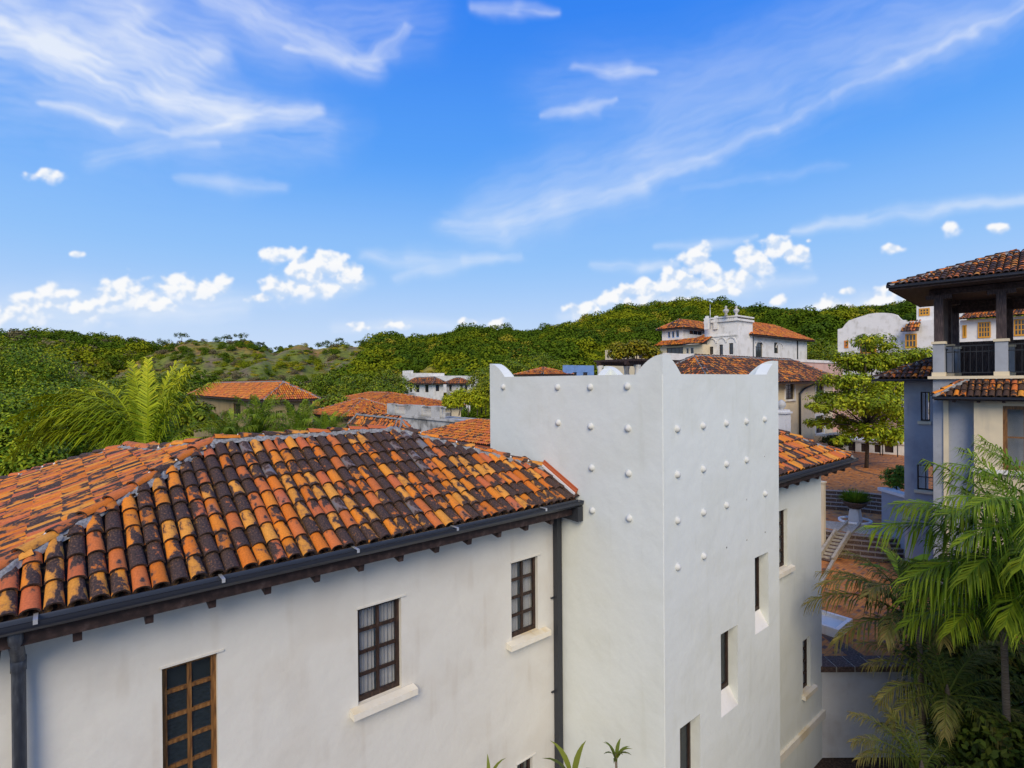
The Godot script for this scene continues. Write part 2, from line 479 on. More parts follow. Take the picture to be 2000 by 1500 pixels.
	im.blit_rect(fine_im, Rect2i(0, 0, cut, fh), Vector2i(W - cut, top))
	im.blit_rect(fine_im, Rect2i(cut, 0, fw - cut, fh), Vector2i(0, top))
	var mat := PanoramaSkyMaterial.new()
	mat.panorama = ImageTexture.create_from_image(im)
	var s := Sky.new()
	s.sky_material = mat
	return s
func sky_at(x: float, y: float, W: int, H: int, inv: Basis, cir, den, low, streak, bill) -> Color:
	var az := x / W * TAU
	var el := (0.5 - y / H) * PI
	var d := Vector3(sin(az) * cos(el), sin(el), -cos(az) * cos(el))
	var h := clampf(el / (PI / 2), 0, 1)
	var c := Vector3(0.60, 0.74, 0.96)
	c = c.lerp(Vector3(0.30, 0.56, 0.97), smoothstep(0.02, 0.15, h))
	c = c.lerp(Vector3(0.115, 0.385, 0.96), smoothstep(0.12, 0.26, h))
	c = c.lerp(Vector3(0.034, 0.23, 0.90), smoothstep(0.20, 0.42, h))
	c = c.lerp(Vector3(0.02, 0.14, 0.70), smoothstep(0.42, 1.0, h))
	var q := inv * d
	var wisp := 0.0
	var puff := -1.0
	var base := 0.0
	var inside := 0.0
	var px := 0.0
	var py := 0.0
	if q.z < -0.2:
		px = 1000.0 + F * q.x / -q.z
		py = 750.0 - F * q.y / -q.z
		var gx := (px + 100) / 2
		var gy := (py + 80) / 2
		if gx >= 0 and gy >= 0 and gx < sky_w - 1 and gy < sky_h - 1:
			var ix := int(gx); var iy := int(gy)
			var fx := gx - ix; var fy := gy - iy
			var k := iy * sky_w + ix
			wisp = lerp(lerp(cir[k], cir[k + 1], fx), lerp(cir[k + sky_w], cir[k + sky_w + 1], fx), fy)
			puff = lerp(lerp(den[k], den[k + 1], fx), lerp(den[k + sky_w], den[k + sky_w + 1], fx), fy)
			base = low[k]
			inside = 1.0
	# the same kind of sky goes on outside the picture
	if inside < 0.5 and el > 0.0:
		var p := d / (d.y + 0.25)
		var a: float = 0.5 + streak.get_noise_2d(p.x * 60 + p.z * 160, p.z * 50 - p.x * 20)
		wisp = clampf((a - 0.5) * 1.2, 0, 0.6)
		if el < 0.24:
			px = az * 900.0
			py = -el * 1300.0
			puff = bill.get_noise_2d(px, py) * 1.2 + 0.1 - absf(el - 0.11) * 6.0
	c = c.lerp(Vector3(0.90, 0.94, 1.0), clampf(wisp, 0, 0.85))
	if puff > -0.2:
		var soft := clampf(base * 1.2, 0.0, 1.0)
		var pa := smoothstep(-0.08, lerpf(0.38, 1.2, soft), puff) * lerpf(0.97, 0.7, soft)
		if pa > 0.0:
			var relief: float = bill.get_noise_2d(px, py * 1.2) - bill.get_noise_2d(px - 7.0, (py - 9.0) * 1.2)
			var shade := clampf(0.60 + 2.8 * relief - 0.5 * soft + 0.25 * puff, 0.0, 1.0)
			c = c.lerp(Vector3(0.62, 0.75, 0.95).lerp(Vector3(0.985, 0.99, 1.0), shade), pa)
	return Color(clampf(c.x, 0, 1), clampf(c.y, 0, 1), clampf(c.z, 0, 1)).linear_to_srgb()

# ------------------------------------------------------------------ clay tile roofs
func make_tile_mesh(cell: int, segs: int, rich: bool) -> ArrayMesh:
	# a tapered barrel tile: x across, y out of the roof, lower end at z = 0, upper end at z = -0.42
	var st := nst(true)
	var cx := cell % NX
	var cy := cell / NX
	var L := 0.42
	var prev := []
	for k in segs + 1:
		var t := PI * k / segs
		var u := (cx + 0.03 + 0.94 * (1.0 - float(k) / segs)) / NX
		var v1 := (cy + 0.97) / NY
		var v0 := (cy + 0.03) / NY
		var lo := Vector3(cos(t) * 0.082, sin(t) * 0.064 + 0.030, 0)
		var up := Vector3(cos(t) * 0.067, sin(t) * 0.050, -L)
		var loi := Vector3(cos(t) * 0.064, sin(t) * 0.045 + 0.028, 0)
		var upi := Vector3(cos(t) * 0.056, sin(t) * 0.040, -L)
		prev.append([lo, up, loi, upi, u, v0, v1])
	for k in segs:
		var a: Array = prev[k]
		var b: Array = prev[k + 1]
		var put := func(p: Vector3, u: float, v: float, g: int):
			st.set_smooth_group(g); st.set_uv(Vector2(u, v)); st.add_vertex(p)
		put.call(b[0], b[4], b[6], 1); put.call(b[1], b[4], b[5], 1); put.call(a[1], a[4], a[5], 1)
		put.call(b[0], b[4], b[6], 1); put.call(a[1], a[4], a[5], 1); put.call(a[0], a[4], a[6], 1)
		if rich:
						# lower edge always dark, mould plus painted overlap shade: taken from one of the black cells
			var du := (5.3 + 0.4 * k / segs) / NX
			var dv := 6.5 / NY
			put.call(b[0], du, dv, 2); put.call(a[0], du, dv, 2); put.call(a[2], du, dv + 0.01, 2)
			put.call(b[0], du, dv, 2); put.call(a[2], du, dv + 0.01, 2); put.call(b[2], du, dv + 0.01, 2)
			put.call(b[2], b[4], b[6], 3); put.call(a[2], a[4], a[6], 3); put.call(a[3], a[4], a[5], 3)
			put.call(b[2], b[4], b[6], 3); put.call(a[3], a[4], a[5], 3); put.call(b[3], b[4], b[5], 3)
	st.generate_normals()
	return st.commit()
func make_tiles():
	for k in NX * NY:
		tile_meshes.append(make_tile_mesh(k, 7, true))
		tile_far.append(make_tile_mesh(k, 4, false))
	var st := nst(true)
	for k in 4:
		var t0 := PI * k / 4
		var t1 := PI * (k + 1) / 4
		quad(st, Vector3(cos(t0) * 0.07, 0.045 - sin(t0) * 0.05, 0.02), Vector3(cos(t0) * 0.07, 0.03 - sin(t0) * 0.05, -0.40), Vector3(cos(t1) * 0.07, 0.03 - sin(t1) * 0.05, -0.40), Vector3(cos(t1) * 0.07, 0.045 - sin(t1) * 0.05, 0.02))
	st.generate_normals()
	pan_mesh = st.commit()
func pick_tile(mix: Array, shift := 0.0) -> int:
	if rng.randf() < mix[3]: return rng.randi_range(61, 63)
	var r := rng.randf() + shift
	if r < mix[0]: return rng.randi_range(0, 19)
	if r < mix[0] + mix[1]: return rng.randi_range(20, 45)
	return rng.randi_range(46, 60) if mix[2] > 0.0 else rng.randi_range(20, 45)
func tile_slope(parent: Node, poly: Array, o := {}):
	# poly[0] -> poly[1] is the eave, left to right seen from outside
	var A: Vector3 = poly[0]
	var U: Vector3 = (poly[1] - A).normalized()
	var N := Vector3.ZERO
	for k in range(2, poly.size()):
		var c := U.cross(poly[k] - A)
		if c.length() > N.length(): N = c
	N = N.normalized()
	if N.y < 0: N = -N
	var V := N.cross(U)
	var flat2 := PackedVector2Array()
	var lo := Vector2(1e9, 1e9)
	var hi := -lo
	for p in poly:
		var q := Vector2((p - A).dot(U), (p - A).dot(V))
		flat2.append(q)
		lo = lo.min(q); hi = hi.max(q)
	var sc: float = o.get("scale", 1.0)
	var pitch: float = 0.175 * sc
	var expo: float = 0.34 * sc
	var mix: Array = o.get("mix", [0.30, 0.40, 0.26, 0.04])
	var near: int = o.get("near", 0)
	var skip_pans: bool = o.get("far", false)
	# deck
	var st := nst()
	var idx := Geometry2D.triangulate_polygon(flat2)
	for k in range(0, idx.size(), 3):
		var a: Vector3 = poly[idx[k]] - N * 0.035
		var b: Vector3 = poly[idx[k + 1]] - N * 0.035
		var c: Vector3 = poly[idx[k + 2]] - N * 0.035
		if (b - a).cross(c - a).dot(N) > 0: st.add_vertex(a); st.add_vertex(c); st.add_vertex(b)
		else: st.add_vertex(a); st.add_vertex(b); st.add_vertex(c)
	obj("roof_deck", st, M.roof_deck, parent)
	var spots := []
	var patches := FastNoiseLite.new()
	patches.seed = 17; patches.frequency = 0.012; patches.fractal_octaves = 2
	var pans := nst(true)
	var any := false
	var rows := int(ceil((hi.y - lo.y) / expo)) + 1
	var cols := int(ceil((hi.x - lo.x) / pitch)) + 1
	for i in cols:
		var u := lo.x + (i + 0.5) * pitch
		var wob := rng.randf_range(-0.01, 0.01)
		for j in rows:
			var v := lo.y + j * expo - 0.03 * sc
			var mid := Vector2(u, max(v + expo * 0.45, lo.y + 0.02))
			if not Geometry2D.is_point_in_polygon(mid, flat2): continue
			var b := Basis(U, N, -V).rotated(N, rng.randf_range(-0.025, 0.025))
			b = b.rotated(U, rng.randf_range(-0.012, 0.012))
			var p := A + U * (u + wob) + V * (v + rng.randf_range(-0.012, 0.012)) + N * rng.randf_range(0.0, 0.008)
			spots.append([Transform3D(b.scaled_local(Vector3.ONE * sc), p), pick_tile(mix, patches.get_noise_2d(p.x * 50.0 + p.z * 13.0, p.z * 50.0 + p.y * 90.0) * 0.38), (p - EYE).length()])
			if not skip_pans and Geometry2D.is_point_in_polygon(mid + Vector2(pitch * 0.5, 0), flat2):
				pans.append_from(pan_mesh, 0, Transform3D(Basis(U, N, -V).scaled_local(Vector3.ONE * sc), A + U * (u + pitch * 0.5) + V * (v + (0.04 if j == 0 else 0.0)) - N * 0.03))
				any = true
	if any:
		stuff(inst("channel_tiles", pans.commit(), M.channel_clay, parent))
	if near > 0:
		spots.sort_custom(func(a, b): return a[2] < b[2])
	var rest := SurfaceTool.new()
	rest.begin(Mesh.PRIMITIVE_TRIANGLES)
	var n_rest := 0
	for k in spots.size():
		var s: Array = spots[k]
		if k < near:
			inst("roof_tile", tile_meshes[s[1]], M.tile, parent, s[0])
		else:
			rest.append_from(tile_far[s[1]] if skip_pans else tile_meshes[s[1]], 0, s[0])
			n_rest += 1
	if n_rest:
		stuff(inst("roof_tiles", rest.commit(), M.tile, parent))
func ridge_caps(parent: Node, a: Vector3, b: Vector3, singly := true, mix := [0.5, 0.35, 0.15, 0.0], sc := 1.0):
	# caps bedded in mortar, laid from the lower end b up to a
	var d := (a - b)
	var L := d.length()
	var f := d / L
	var s := f.cross(Vector3.UP).normalized()
	var u := s.cross(f)
	var st := nst(true)
	var n := int(max(4, L / 0.07))
	var rr := RandomNumberGenerator.new()
	rr.seed = int(L * 1000)
	var rings := []
	for i in n + 1:
		var ring := []
		for k in 7:
			var t := PI * k / 6
			var r := (0.125 + rr.randf_range(-0.03, 0.035)) * sc
			ring.append(b + f * (L * i / n + rr.randf_range(-0.015, 0.015)) + s * cos(t) * r * 1.05 + u * (sin(t) * r * 0.62 - 0.02))
		rings.append(ring)
	for i in n:
		for k in 6:
			quad(st, rings[i][k], rings[i][k + 1], rings[i + 1][k + 1], rings[i + 1][k])
	obj("ridge_mortar", st, M.mortar, parent)
	var step := 0.36 * sc
	var m := int(L / step)
	var rest := SurfaceTool.new()
	rest.begin(Mesh.PRIMITIVE_TRIANGLES)
	var lumps := nst(true)
	for i in m:
		var p := b + f * (i * step + 0.02) + u * 0.035 * sc
		var xf := Transform3D(Basis(s, u, -f).rotated(f, rr.randf_range(-0.08, 0.08)).scaled_local(Vector3(1.12, 1.0, 0.92) * sc), p)
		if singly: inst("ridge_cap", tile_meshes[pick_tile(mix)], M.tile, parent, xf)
		else: rest.append_from(tile_far[pick_tile(mix)], 0, xf)
		if singly and i > 0 and rr.randf() < 0.55:
			var q := p + s * rr.randf_range(-0.03, 0.03) + u * 0.05
			for k in 4:
				var e := q + f * rr.randf_range(-0.025, 0.02) + s * rr.randf_range(-0.09, 0.09) - u * rr.randf_range(0.0, 0.05)
				var z := rr.randf_range(0.5, 1.0)
				lathe(lumps, e, [[0.0, -0.03 * z], [0.022 * z, -0.015 * z], [0.020 * z, 0.005], [0.010 * z, 0.015], [0.0, 0.022 * z]], 6)
	if singly:
		if m > 1: obj("mortar_dabs", lumps, M.white_plaster, parent)
	elif m > 0: stuff(inst("ridge_caps", rest.commit(), M.tile, parent))

# ------------------------------------------------------------------ walls and windows
func panel(st: SurfaceTool, O: Vector3, u: Vector3, W: float, H: float, n: Vector3, holes: Array, th := 0.25):
	# a wall sheet with thickness, O lower left seen from outside; holes [u0, v0, u1, v1]
	var us := [0.0, W]
	var vs := [0.0, H]
	for h in holes:
		us.append(h[0]); us.append(h[2]); vs.append(h[1]); vs.append(h[3])
	us.sort(); vs.sort()
	var v := Vector3.UP
	for i in us.size() - 1:
		for j in vs.size() - 1:
			if us[i + 1] - us[i] < 1e-4 or vs[j + 1] - vs[j] < 1e-4: continue
			var cu: float = (us[i] + us[i + 1]) / 2
			var cv: float = (vs[j] + vs[j + 1]) / 2
			var open := false
			for h in holes:
				if cu > h[0] and cu < h[2] and cv > h[1] and cv < h[3]: open = true
			if open: continue
			var a: Vector3 = O + u * us[i] + v * vs[j]
			var b: Vector3 = O + u * us[i] + v * vs[j + 1]
			var c: Vector3 = O + u * us[i + 1] + v * vs[j + 1]
			var d: Vector3 = O + u * us[i + 1] + v * vs[j]
			quad(st, a, b, c, d)
			quad(st, d - n * th, c - n * th, b - n * th, a - n * th)
	for h in holes:
		var a: Vector3 = O + u * h[0] + v * h[1]
		var b: Vector3 = O + u * h[0] + v * h[3]
		var c: Vector3 = O + u * h[2] + v * h[3]
		var d: Vector3 = O + u * h[2] + v * h[1]
		var k := -n * th
		quad(st, a, a + k, b + k, b); quad(st, b, b + k, c + k, c)
		quad(st, c, c + k, d + k, d); quad(st, d, d + k, a + k, a)
	var e := -n * th
	quad(st, O + v * H, O + v * H + e, O + v * H + e + u * W, O + v * H + u * W)
	quad(st, O, O + v * H, O + v * H + e, O + e)
	quad(st, O + u * W, O + u * W + e, O + u * W + e + v * H, O + u * W + v * H)
func window(parent: Node, O: Vector3, u: Vector3, n: Vector3, w: float, h: float, o := {}) -> Node3D:
	# O lower left corner of the opening on the wall face, seen from outside
	var win := part("window", parent)
	var v := Vector3.UP
	var back: float = o.get("inset", 0.10)
	var fw: float = o.get("frame", 0.055)
	var fm: Material = M[o.get("mat", "frame_wood")]
	var B := O - n * back
	var oriented := func(st: SurfaceTool, u0: float, v0: float, u1: float, v1: float, d0: float, d1: float):
		var p := [B + u * u0 + v * v0, B + u * u1 + v * v0, B + u * u1 + v * v1, B + u * u0 + v * v1]
		var f := []
		var k := []
		for q in p:
			f.append(q + n * d1); k.append(q + n * d0)
		quad(st, f[0], f[3], f[2], f[1]); quad(st, k[1], k[2], k[3], k[0])
		for i in 4:
			var j := (i + 1) % 4
			quad(st, f[i], f[j], k[j], k[i])
	var st := nst()
	oriented.call(st, 0.0, 0.0, fw, h, -0.05, 0.0); oriented.call(st, w - fw, 0.0, w, h, -0.05, 0.0)
	oriented.call(st, fw, 0.0, w - fw, fw * 1.4, -0.05, 0.0); oriented.call(st, fw, h - fw, w - fw, h, -0.05, 0.0)
	obj("frame", st, fm, win)
	var cols: int = o.get("cols", 2)
	var rows: int = o.get("rows", 4)
	var bw: float = o.get("bar", 0.045)
	var x0 := fw
	var y0 := fw * 1.4
	var cw := (w - 2 * fw - bw * (cols - 1)) / cols
	var ch := (h - fw - y0 - bw * (rows - 1)) / rows
	for i in range(1, cols):
		var s2 := nst()
		oriented.call(s2, x0 + i * cw + (i - 1) * bw, y0, x0 + i * (cw + bw), h - fw, -0.045, -0.006)
		obj("glazing_bar", s2, fm, win)
	for j in range(1, rows):
		var s3 := nst()
		for i in cols:
			oriented.call(s3, x0 + i * (cw + bw), y0 + j * ch + (j - 1) * bw, x0 + i * (cw + bw) + cw, y0 + j * (ch + bw), -0.045, -0.010)
		obj("glazing_bar", s3, fm, win)
	for i in cols:
		for j in rows:
			var sp := nst()
			oriented.call(sp, x0 + i * (cw + bw) - 0.004, y0 + j * (ch + bw) - 0.004, x0 + i * (cw + bw) + cw + 0.004, y0 + j * (ch + bw) + ch + 0.004, -0.034, -0.028)
			obj("pane", sp, M[o.get("pane", "glass")], win)
	if o.get("curtain", false):
		for side in 2:
			var sc2 := nst(true)
			var c0 := fw * 0.7 if side == 0 else w * 0.53
			var c1 := w * 0.47 if side == 0 else w - fw * 0.7
			var nf := 28
			for i in nf:
				var a := c0 + (c1 - c0) * i / nf
				var b := c0 + (c1 - c0) * (i + 1) / nf
				var da := -0.11 + 0.016 * sin(a * 95.0) + 0.008 * sin(a * 41.0)
				var db := -0.11 + 0.016 * sin(b * 95.0) + 0.008 * sin(b * 41.0)
				quad(sc2, B + u * a + n * da, B + u * a + n * da + v * h, B + u * b + n * db + v * h, B + u * b + n * db)
			obj("curtain", sc2, M.curtain, win)
	if o.has("sill"):
		var sw: Array = o.sill  # [left past, right past, out, height]
		var ss := nst()
		var a = O + u * -sw[0] - v * sw[3]
		var c = O + u * (w + sw[1])
		var f0 := [a + n * 0.003, a + n * 0.003 + v * sw[3], c + n * 0.003, c + n * 0.003 - v * sw[3]]
		var f1 := [a + n * sw[2], a + n * sw[2] + v * (sw[3] - 0.02), c + n * sw[2] - v * 0.02, c + n * sw[2] - v * sw[3]]
		quad(ss, f1[0], f1[1], f1[2], f1[3]); quad(ss, f1[1], f0[1], f0[2], f1[2])
		quad(ss, f0[0], f1[0], f1[3], f0[3]); quad(ss, f0[0], f0[1], f1[1], f1[0]); quad(ss, f1[3], f1[2], f0[2], f0[3])
		var q := O + v * 0.004
		quad(ss, q + n * 0.003, q - n * (back + 0.0), q + u * w - n * (back + 0.0), q + u * w + n * 0.003)
		obj("sill", ss, M[o.get("sill_mat", "sill_stone")], win)
	return win
func rect_on(face: String, k: float, x0, y0, x1, y1) -> Array:
	# photo rectangle put on a wall plane: "z" wall facing +z at z = k, "x" wall facing -x at x = k; returns [along0, low, along1, high]
	if face == "z":
		var a := on_z(x0, (y0 + y1) / 2.0, k); var b := on_z(x1, (y0 + y1) / 2.0, k)
		var m: float = (x0 + x1) / 2.0
		return [a.x, on_z(m, y1, k).y, b.x, on_z(m, y0, k).y]
	var a2 := on_x(x0, (y0 + y1) / 2.0, k); var b2 := on_x(x1, (y0 + y1) / 2.0, k)
	var m2: float = (x0 + x1) / 2.0
	return [a2.z, on_x(m2, y1, k).y, b2.z, on_x(m2, y0, k).y]
func block(parent: Node, P: Vector3, lx: float, lz: float, y0: float, m: Material, wins: Array, th := 0.25):
	# a four-walled block whose near upper corner is P: left face x = P.x runs to -z, right face z = P.z runs to +x
	var holes_x := []
	var holes_z := []
	for w in wins:
		if w.face == "x":
			var r := rect_on("x", P.x, w.r[0], w.r[1], w.r[2], w.r[3])
			holes_x.append([r[0] - (P.z - lz + th), r[1] - y0, r[2] - (P.z - lz + th), r[3] - y0, w])
		else:
			var r := rect_on("z", P.z, w.r[0], w.r[1], w.r[2], w.r[3])
			holes_z.append([r[0] - P.x, r[1] - y0, r[2] - P.x, r[3] - y0, w])
	var st := nst()
	var H := P.y - y0
	panel(st, Vector3(P.x, y0, P.z - lz + th), Vector3(0, 0, 1), lz - th * 2, H, Vector3(-1, 0, 0), holes_x, th)
	panel(st, Vector3(P.x, y0, P.z), Vector3(1, 0, 0), lx, H, Vector3(0, 0, 1), holes_z, th)
	panel(st, Vector3(P.x + lx, y0, P.z - lz), Vector3(-1, 0, 0), lx, H, Vector3(0, 0, -1), [], th)
	panel(st, Vector3(P.x + lx, y0, P.z - th), Vector3(0, 0, -1), lz - th * 2, H, Vector3(1, 0, 0), [], th)
	obj("wall", st, m, parent)
	for h in holes_x:
		window(parent, Vector3(P.x, y0 + h[1], P.z - lz + th + h[0]), Vector3(0, 0, 1), Vector3(-1, 0, 0), h[2] - h[0], h[3] - h[1], h[4].get("o", {"cols": 2, "rows": 2, "pane": "dark_glass"}))
	for h in holes_z:
		window(parent, Vector3(P.x + h[0], y0 + h[1], P.z), Vector3(1, 0, 0), Vector3(0, 0, 1), h[2] - h[0], h[3] - h[1], h[4].get("o", {"cols": 2, "rows": 2, "pane": "dark_glass"}))
func hip_roof(parent: Node, P: Vector3, lx: float, lz: float, rise: float, over: float, o := {}):
	# over a block(): eave corner points, tiles on the two visible slopes, plain decks behind
	var x0 := P.x - over
	var x1 := P.x + lx + over
	var z1 := P.z + over
	var z0 := P.z - lz - over
	var y := P.y
	var ra: Vector3
	var rb: Vector3
	var hx := (x1 - x0) / 2
	var hz := (z1 - z0) / 2
	if hx > hz:
		ra = Vector3(x0 + hz, y + rise, z1 - hz); rb = Vector3(x1 - hz, y + rise, z1 - hz)
	else:
		ra = Vector3(x0 + hx, y + rise, z1 - hx); rb = Vector3(x0 + hx, y + rise, z0 + hx)
	var c0 := Vector3(x0, y, z1)
	var c1 := Vector3(x1, y, z1)
	var c2 := Vector3(x1, y, z0)
	var c3 := Vector3(x0, y, z0)
	var oo: Dictionary = {"far": true}
	oo.merge(o, true)
	if hx > hz:
		tile_slope(parent, [c0, c1, rb, ra], oo)
		tile_slope(parent, [c3, c0, ra], oo)
	else:
		tile_slope(parent, [c0, c1, ra], oo)
		tile_slope(parent, [c3, c0, ra, rb], oo)
	var st := nst()
	if hx > hz:
		tri(st, c1, c2, rb); quad(st, c2, c3, ra, rb)
	else:
		quad(st, c1, c2, rb, ra); tri(st, c2, c3, rb)
	obj("back_slopes", st, M.roof_deck, parent)
	var s2 := nst()
	var t := 0.14
	box(s2, Vector3(x0, y - t - 0.03, z0), Vector3(x1, y - 0.04, z0 + 0.04)); box(s2, Vector3(x0, y - t - 0.03, z1 - 0.04), Vector3(x1, y - 0.04, z1))
	box(s2, Vector3(x0, y - t - 0.03, z0 + 0.04), Vector3(x0 + 0.04, y - 0.04, z1 - 0.04)); box(s2, Vector3(x1 - 0.04, y - t - 0.03, z0 + 0.04), Vector3(x1, y - 0.04, z1 - 0.04))
	quad(s2, Vector3(x0 + 0.04, y - t, z0 + 0.04), Vector3(x1 - 0.04, y - t, z0 + 0.04), Vector3(x1 - 0.04, y - t, z1 - 0.04), Vector3(x0 + 0.04, y - t, z1 - 0.04))
	obj("eave_boards", s2, M[o.get("eave", "dark_wood")], parent)
	var mixr: Array = o.get("mix", [0.5, 0.35, 0.15, 0.0])
	ridge_caps(parent, ra, c0, false, mixr, 1.2); ridge_caps(parent, rb, ra, false, mixr, 1.2)
	ridge_caps(parent, rb, c1 if hx > hz else c3, false, mixr, 1.2)
	if hx <= hz: ridge_caps(parent, ra, c1, false, mixr, 1.2)
	else: ridge_caps(parent, ra, c3, false, mixr, 1.2)

# ------------------------------------------------------------------ plants
func leaf(st: SurfaceTool, p: Vector3, dir: Vector3, nrm: Vector3, L: float, w: float, c: Color):
	var s := dir.cross(nrm).normalized() * w * 0.5
	var a := p
	var b := p + dir * L * 0.45 + s
	var t := p + dir * L - nrm * L * 0.12
	var d := p + dir * L * 0.45 - s
	st.set_color(c); st.set_normal(nrm)
	st.add_vertex(a); st.add_vertex(t); st.add_vertex(b)
	st.add_vertex(a); st.add_vertex(d); st.add_vertex(t)
func ltri(st: SurfaceTool, a: Vector3, b: Vector3, c: Vector3, n: Vector3):
	st.set_normal(n)
	st.add_vertex(a)
	if (c - a).cross(b - a).dot(n) > 0:
		st.add_vertex(b); st.add_vertex(c)
	else:
		st.add_vertex(c); st.add_vertex(b)
func rand_dir(r: RandomNumberGenerator) -> Vector3:
	var z := r.randf_range(-1, 1)
	var t := r.randf_range(0, TAU)
	var k := sqrt(1 - z * z)
	return Vector3(k * cos(t), z, k * sin(t))
func tint(c: Vector3, r: RandomNumberGenerator, amount := 0.35) -> Color:
	var k := 1.0 + r.randf_range(-amount, amount)
	var y := r.randf_range(-0.15, 0.25) * amount * 2.0
	return Color(c.x * k * (1 + y), c.y * k, c.z * k * (1 - y))
func foliage(st: SurfaceTool, r: RandomNumberGenerator, c: Vector3, rad: Vector3, n: int, L: float, col: Vector3, alt: Vector3, clump := 0.28):
	# leaves gathered in clumps over an ellipsoid, thinner inside
	var per := 26
	for k in int(n / per):
		var d := rand_dir(r)
		var q := c + d * rad * pow(r.randf(), 0.38)
		var cr := clump * r.randf_range(0.7, 1.3)
		var cc := col.lerp(alt, pow(r.randf(), 1.6))
		for i in per:
			var e := rand_dir(r)
			var p = q + e * Vector3(cr, cr * 0.7, cr) * min(rad.x, rad.z) * pow(r.randf(), 0.5)
			var nrm := (e + Vector3.UP * 0.9 + d * 0.5).normalized()
			var dir := (rand_dir(r) + e * 0.6 - Vector3.UP * 0.2)
			dir = (dir - nrm * dir.dot(nrm)).normalized()
			leaf(st, p, dir, nrm, L * r.randf_range(0.7, 1.3), L * 0.55, tint(cc, r))
func tree(called: String, label: String, at: Vector3, crowns: Array, n: int, L: float, col: Vector3, alt: Vector3, seed_: int, group := "", clump := 0.28, category := "tree"):
	# crowns: [centre, radii] in world space
	var t := thing(called, label, category, at, group)
	var r := RandomNumberGenerator.new()
	r.seed = seed_
	var st := nst(true)
	var top := at
	for c in crowns: top += (c[0] - at) / crowns.size()
	var H := top.y - at.y
	var tr: float = clampf(H * 0.02, 0.04, 0.30)
	var fork := at + (top - at) * 0.55
	fork.x = lerpf(at.x, top.x, 0.3); fork.z = lerpf(at.z, top.z, 0.3)
	tube(st, [at - Vector3.UP * 0.05, at.lerp(fork, 0.5) + Vector3(r.randf_range(-0.1, 0.1), 0, r.randf_range(-0.1, 0.1)), fork], [tr * 1.25, tr, tr * 0.8], 8)
	for c in crowns:
		var e: Vector3 = c[0]
		var m = fork.lerp(e, 0.55) - Vector3.UP * c[1].y * 0.2
		tube(st, [fork - Vector3.UP * 0.1, m, e], [tr * 0.7, tr * 0.45, tr * 0.2], 6)
		for k in 5:
			var q: Vector3 = e + rand_dir(r) * c[1] * 0.8
			tube(st, [m.lerp(e, r.randf()), q], [tr * 0.28, tr * 0.06], 5)
	obj("trunk", st, M.bark, t)
	var lf := SurfaceTool.new()
	lf.begin(Mesh.PRIMITIVE_TRIANGLES)
	var vol := 0.0
	for c in crowns: vol += c[1].x * c[1].z + c[1].y * c[1].x
	for c in crowns:
		foliage(lf, r, c[0], c[1], int(n * (c[1].x * c[1].z + c[1].y * c[1].x) / vol), L, col, alt, clump)
	inst("crown", lf.commit(), M.leaf, t)
	return t
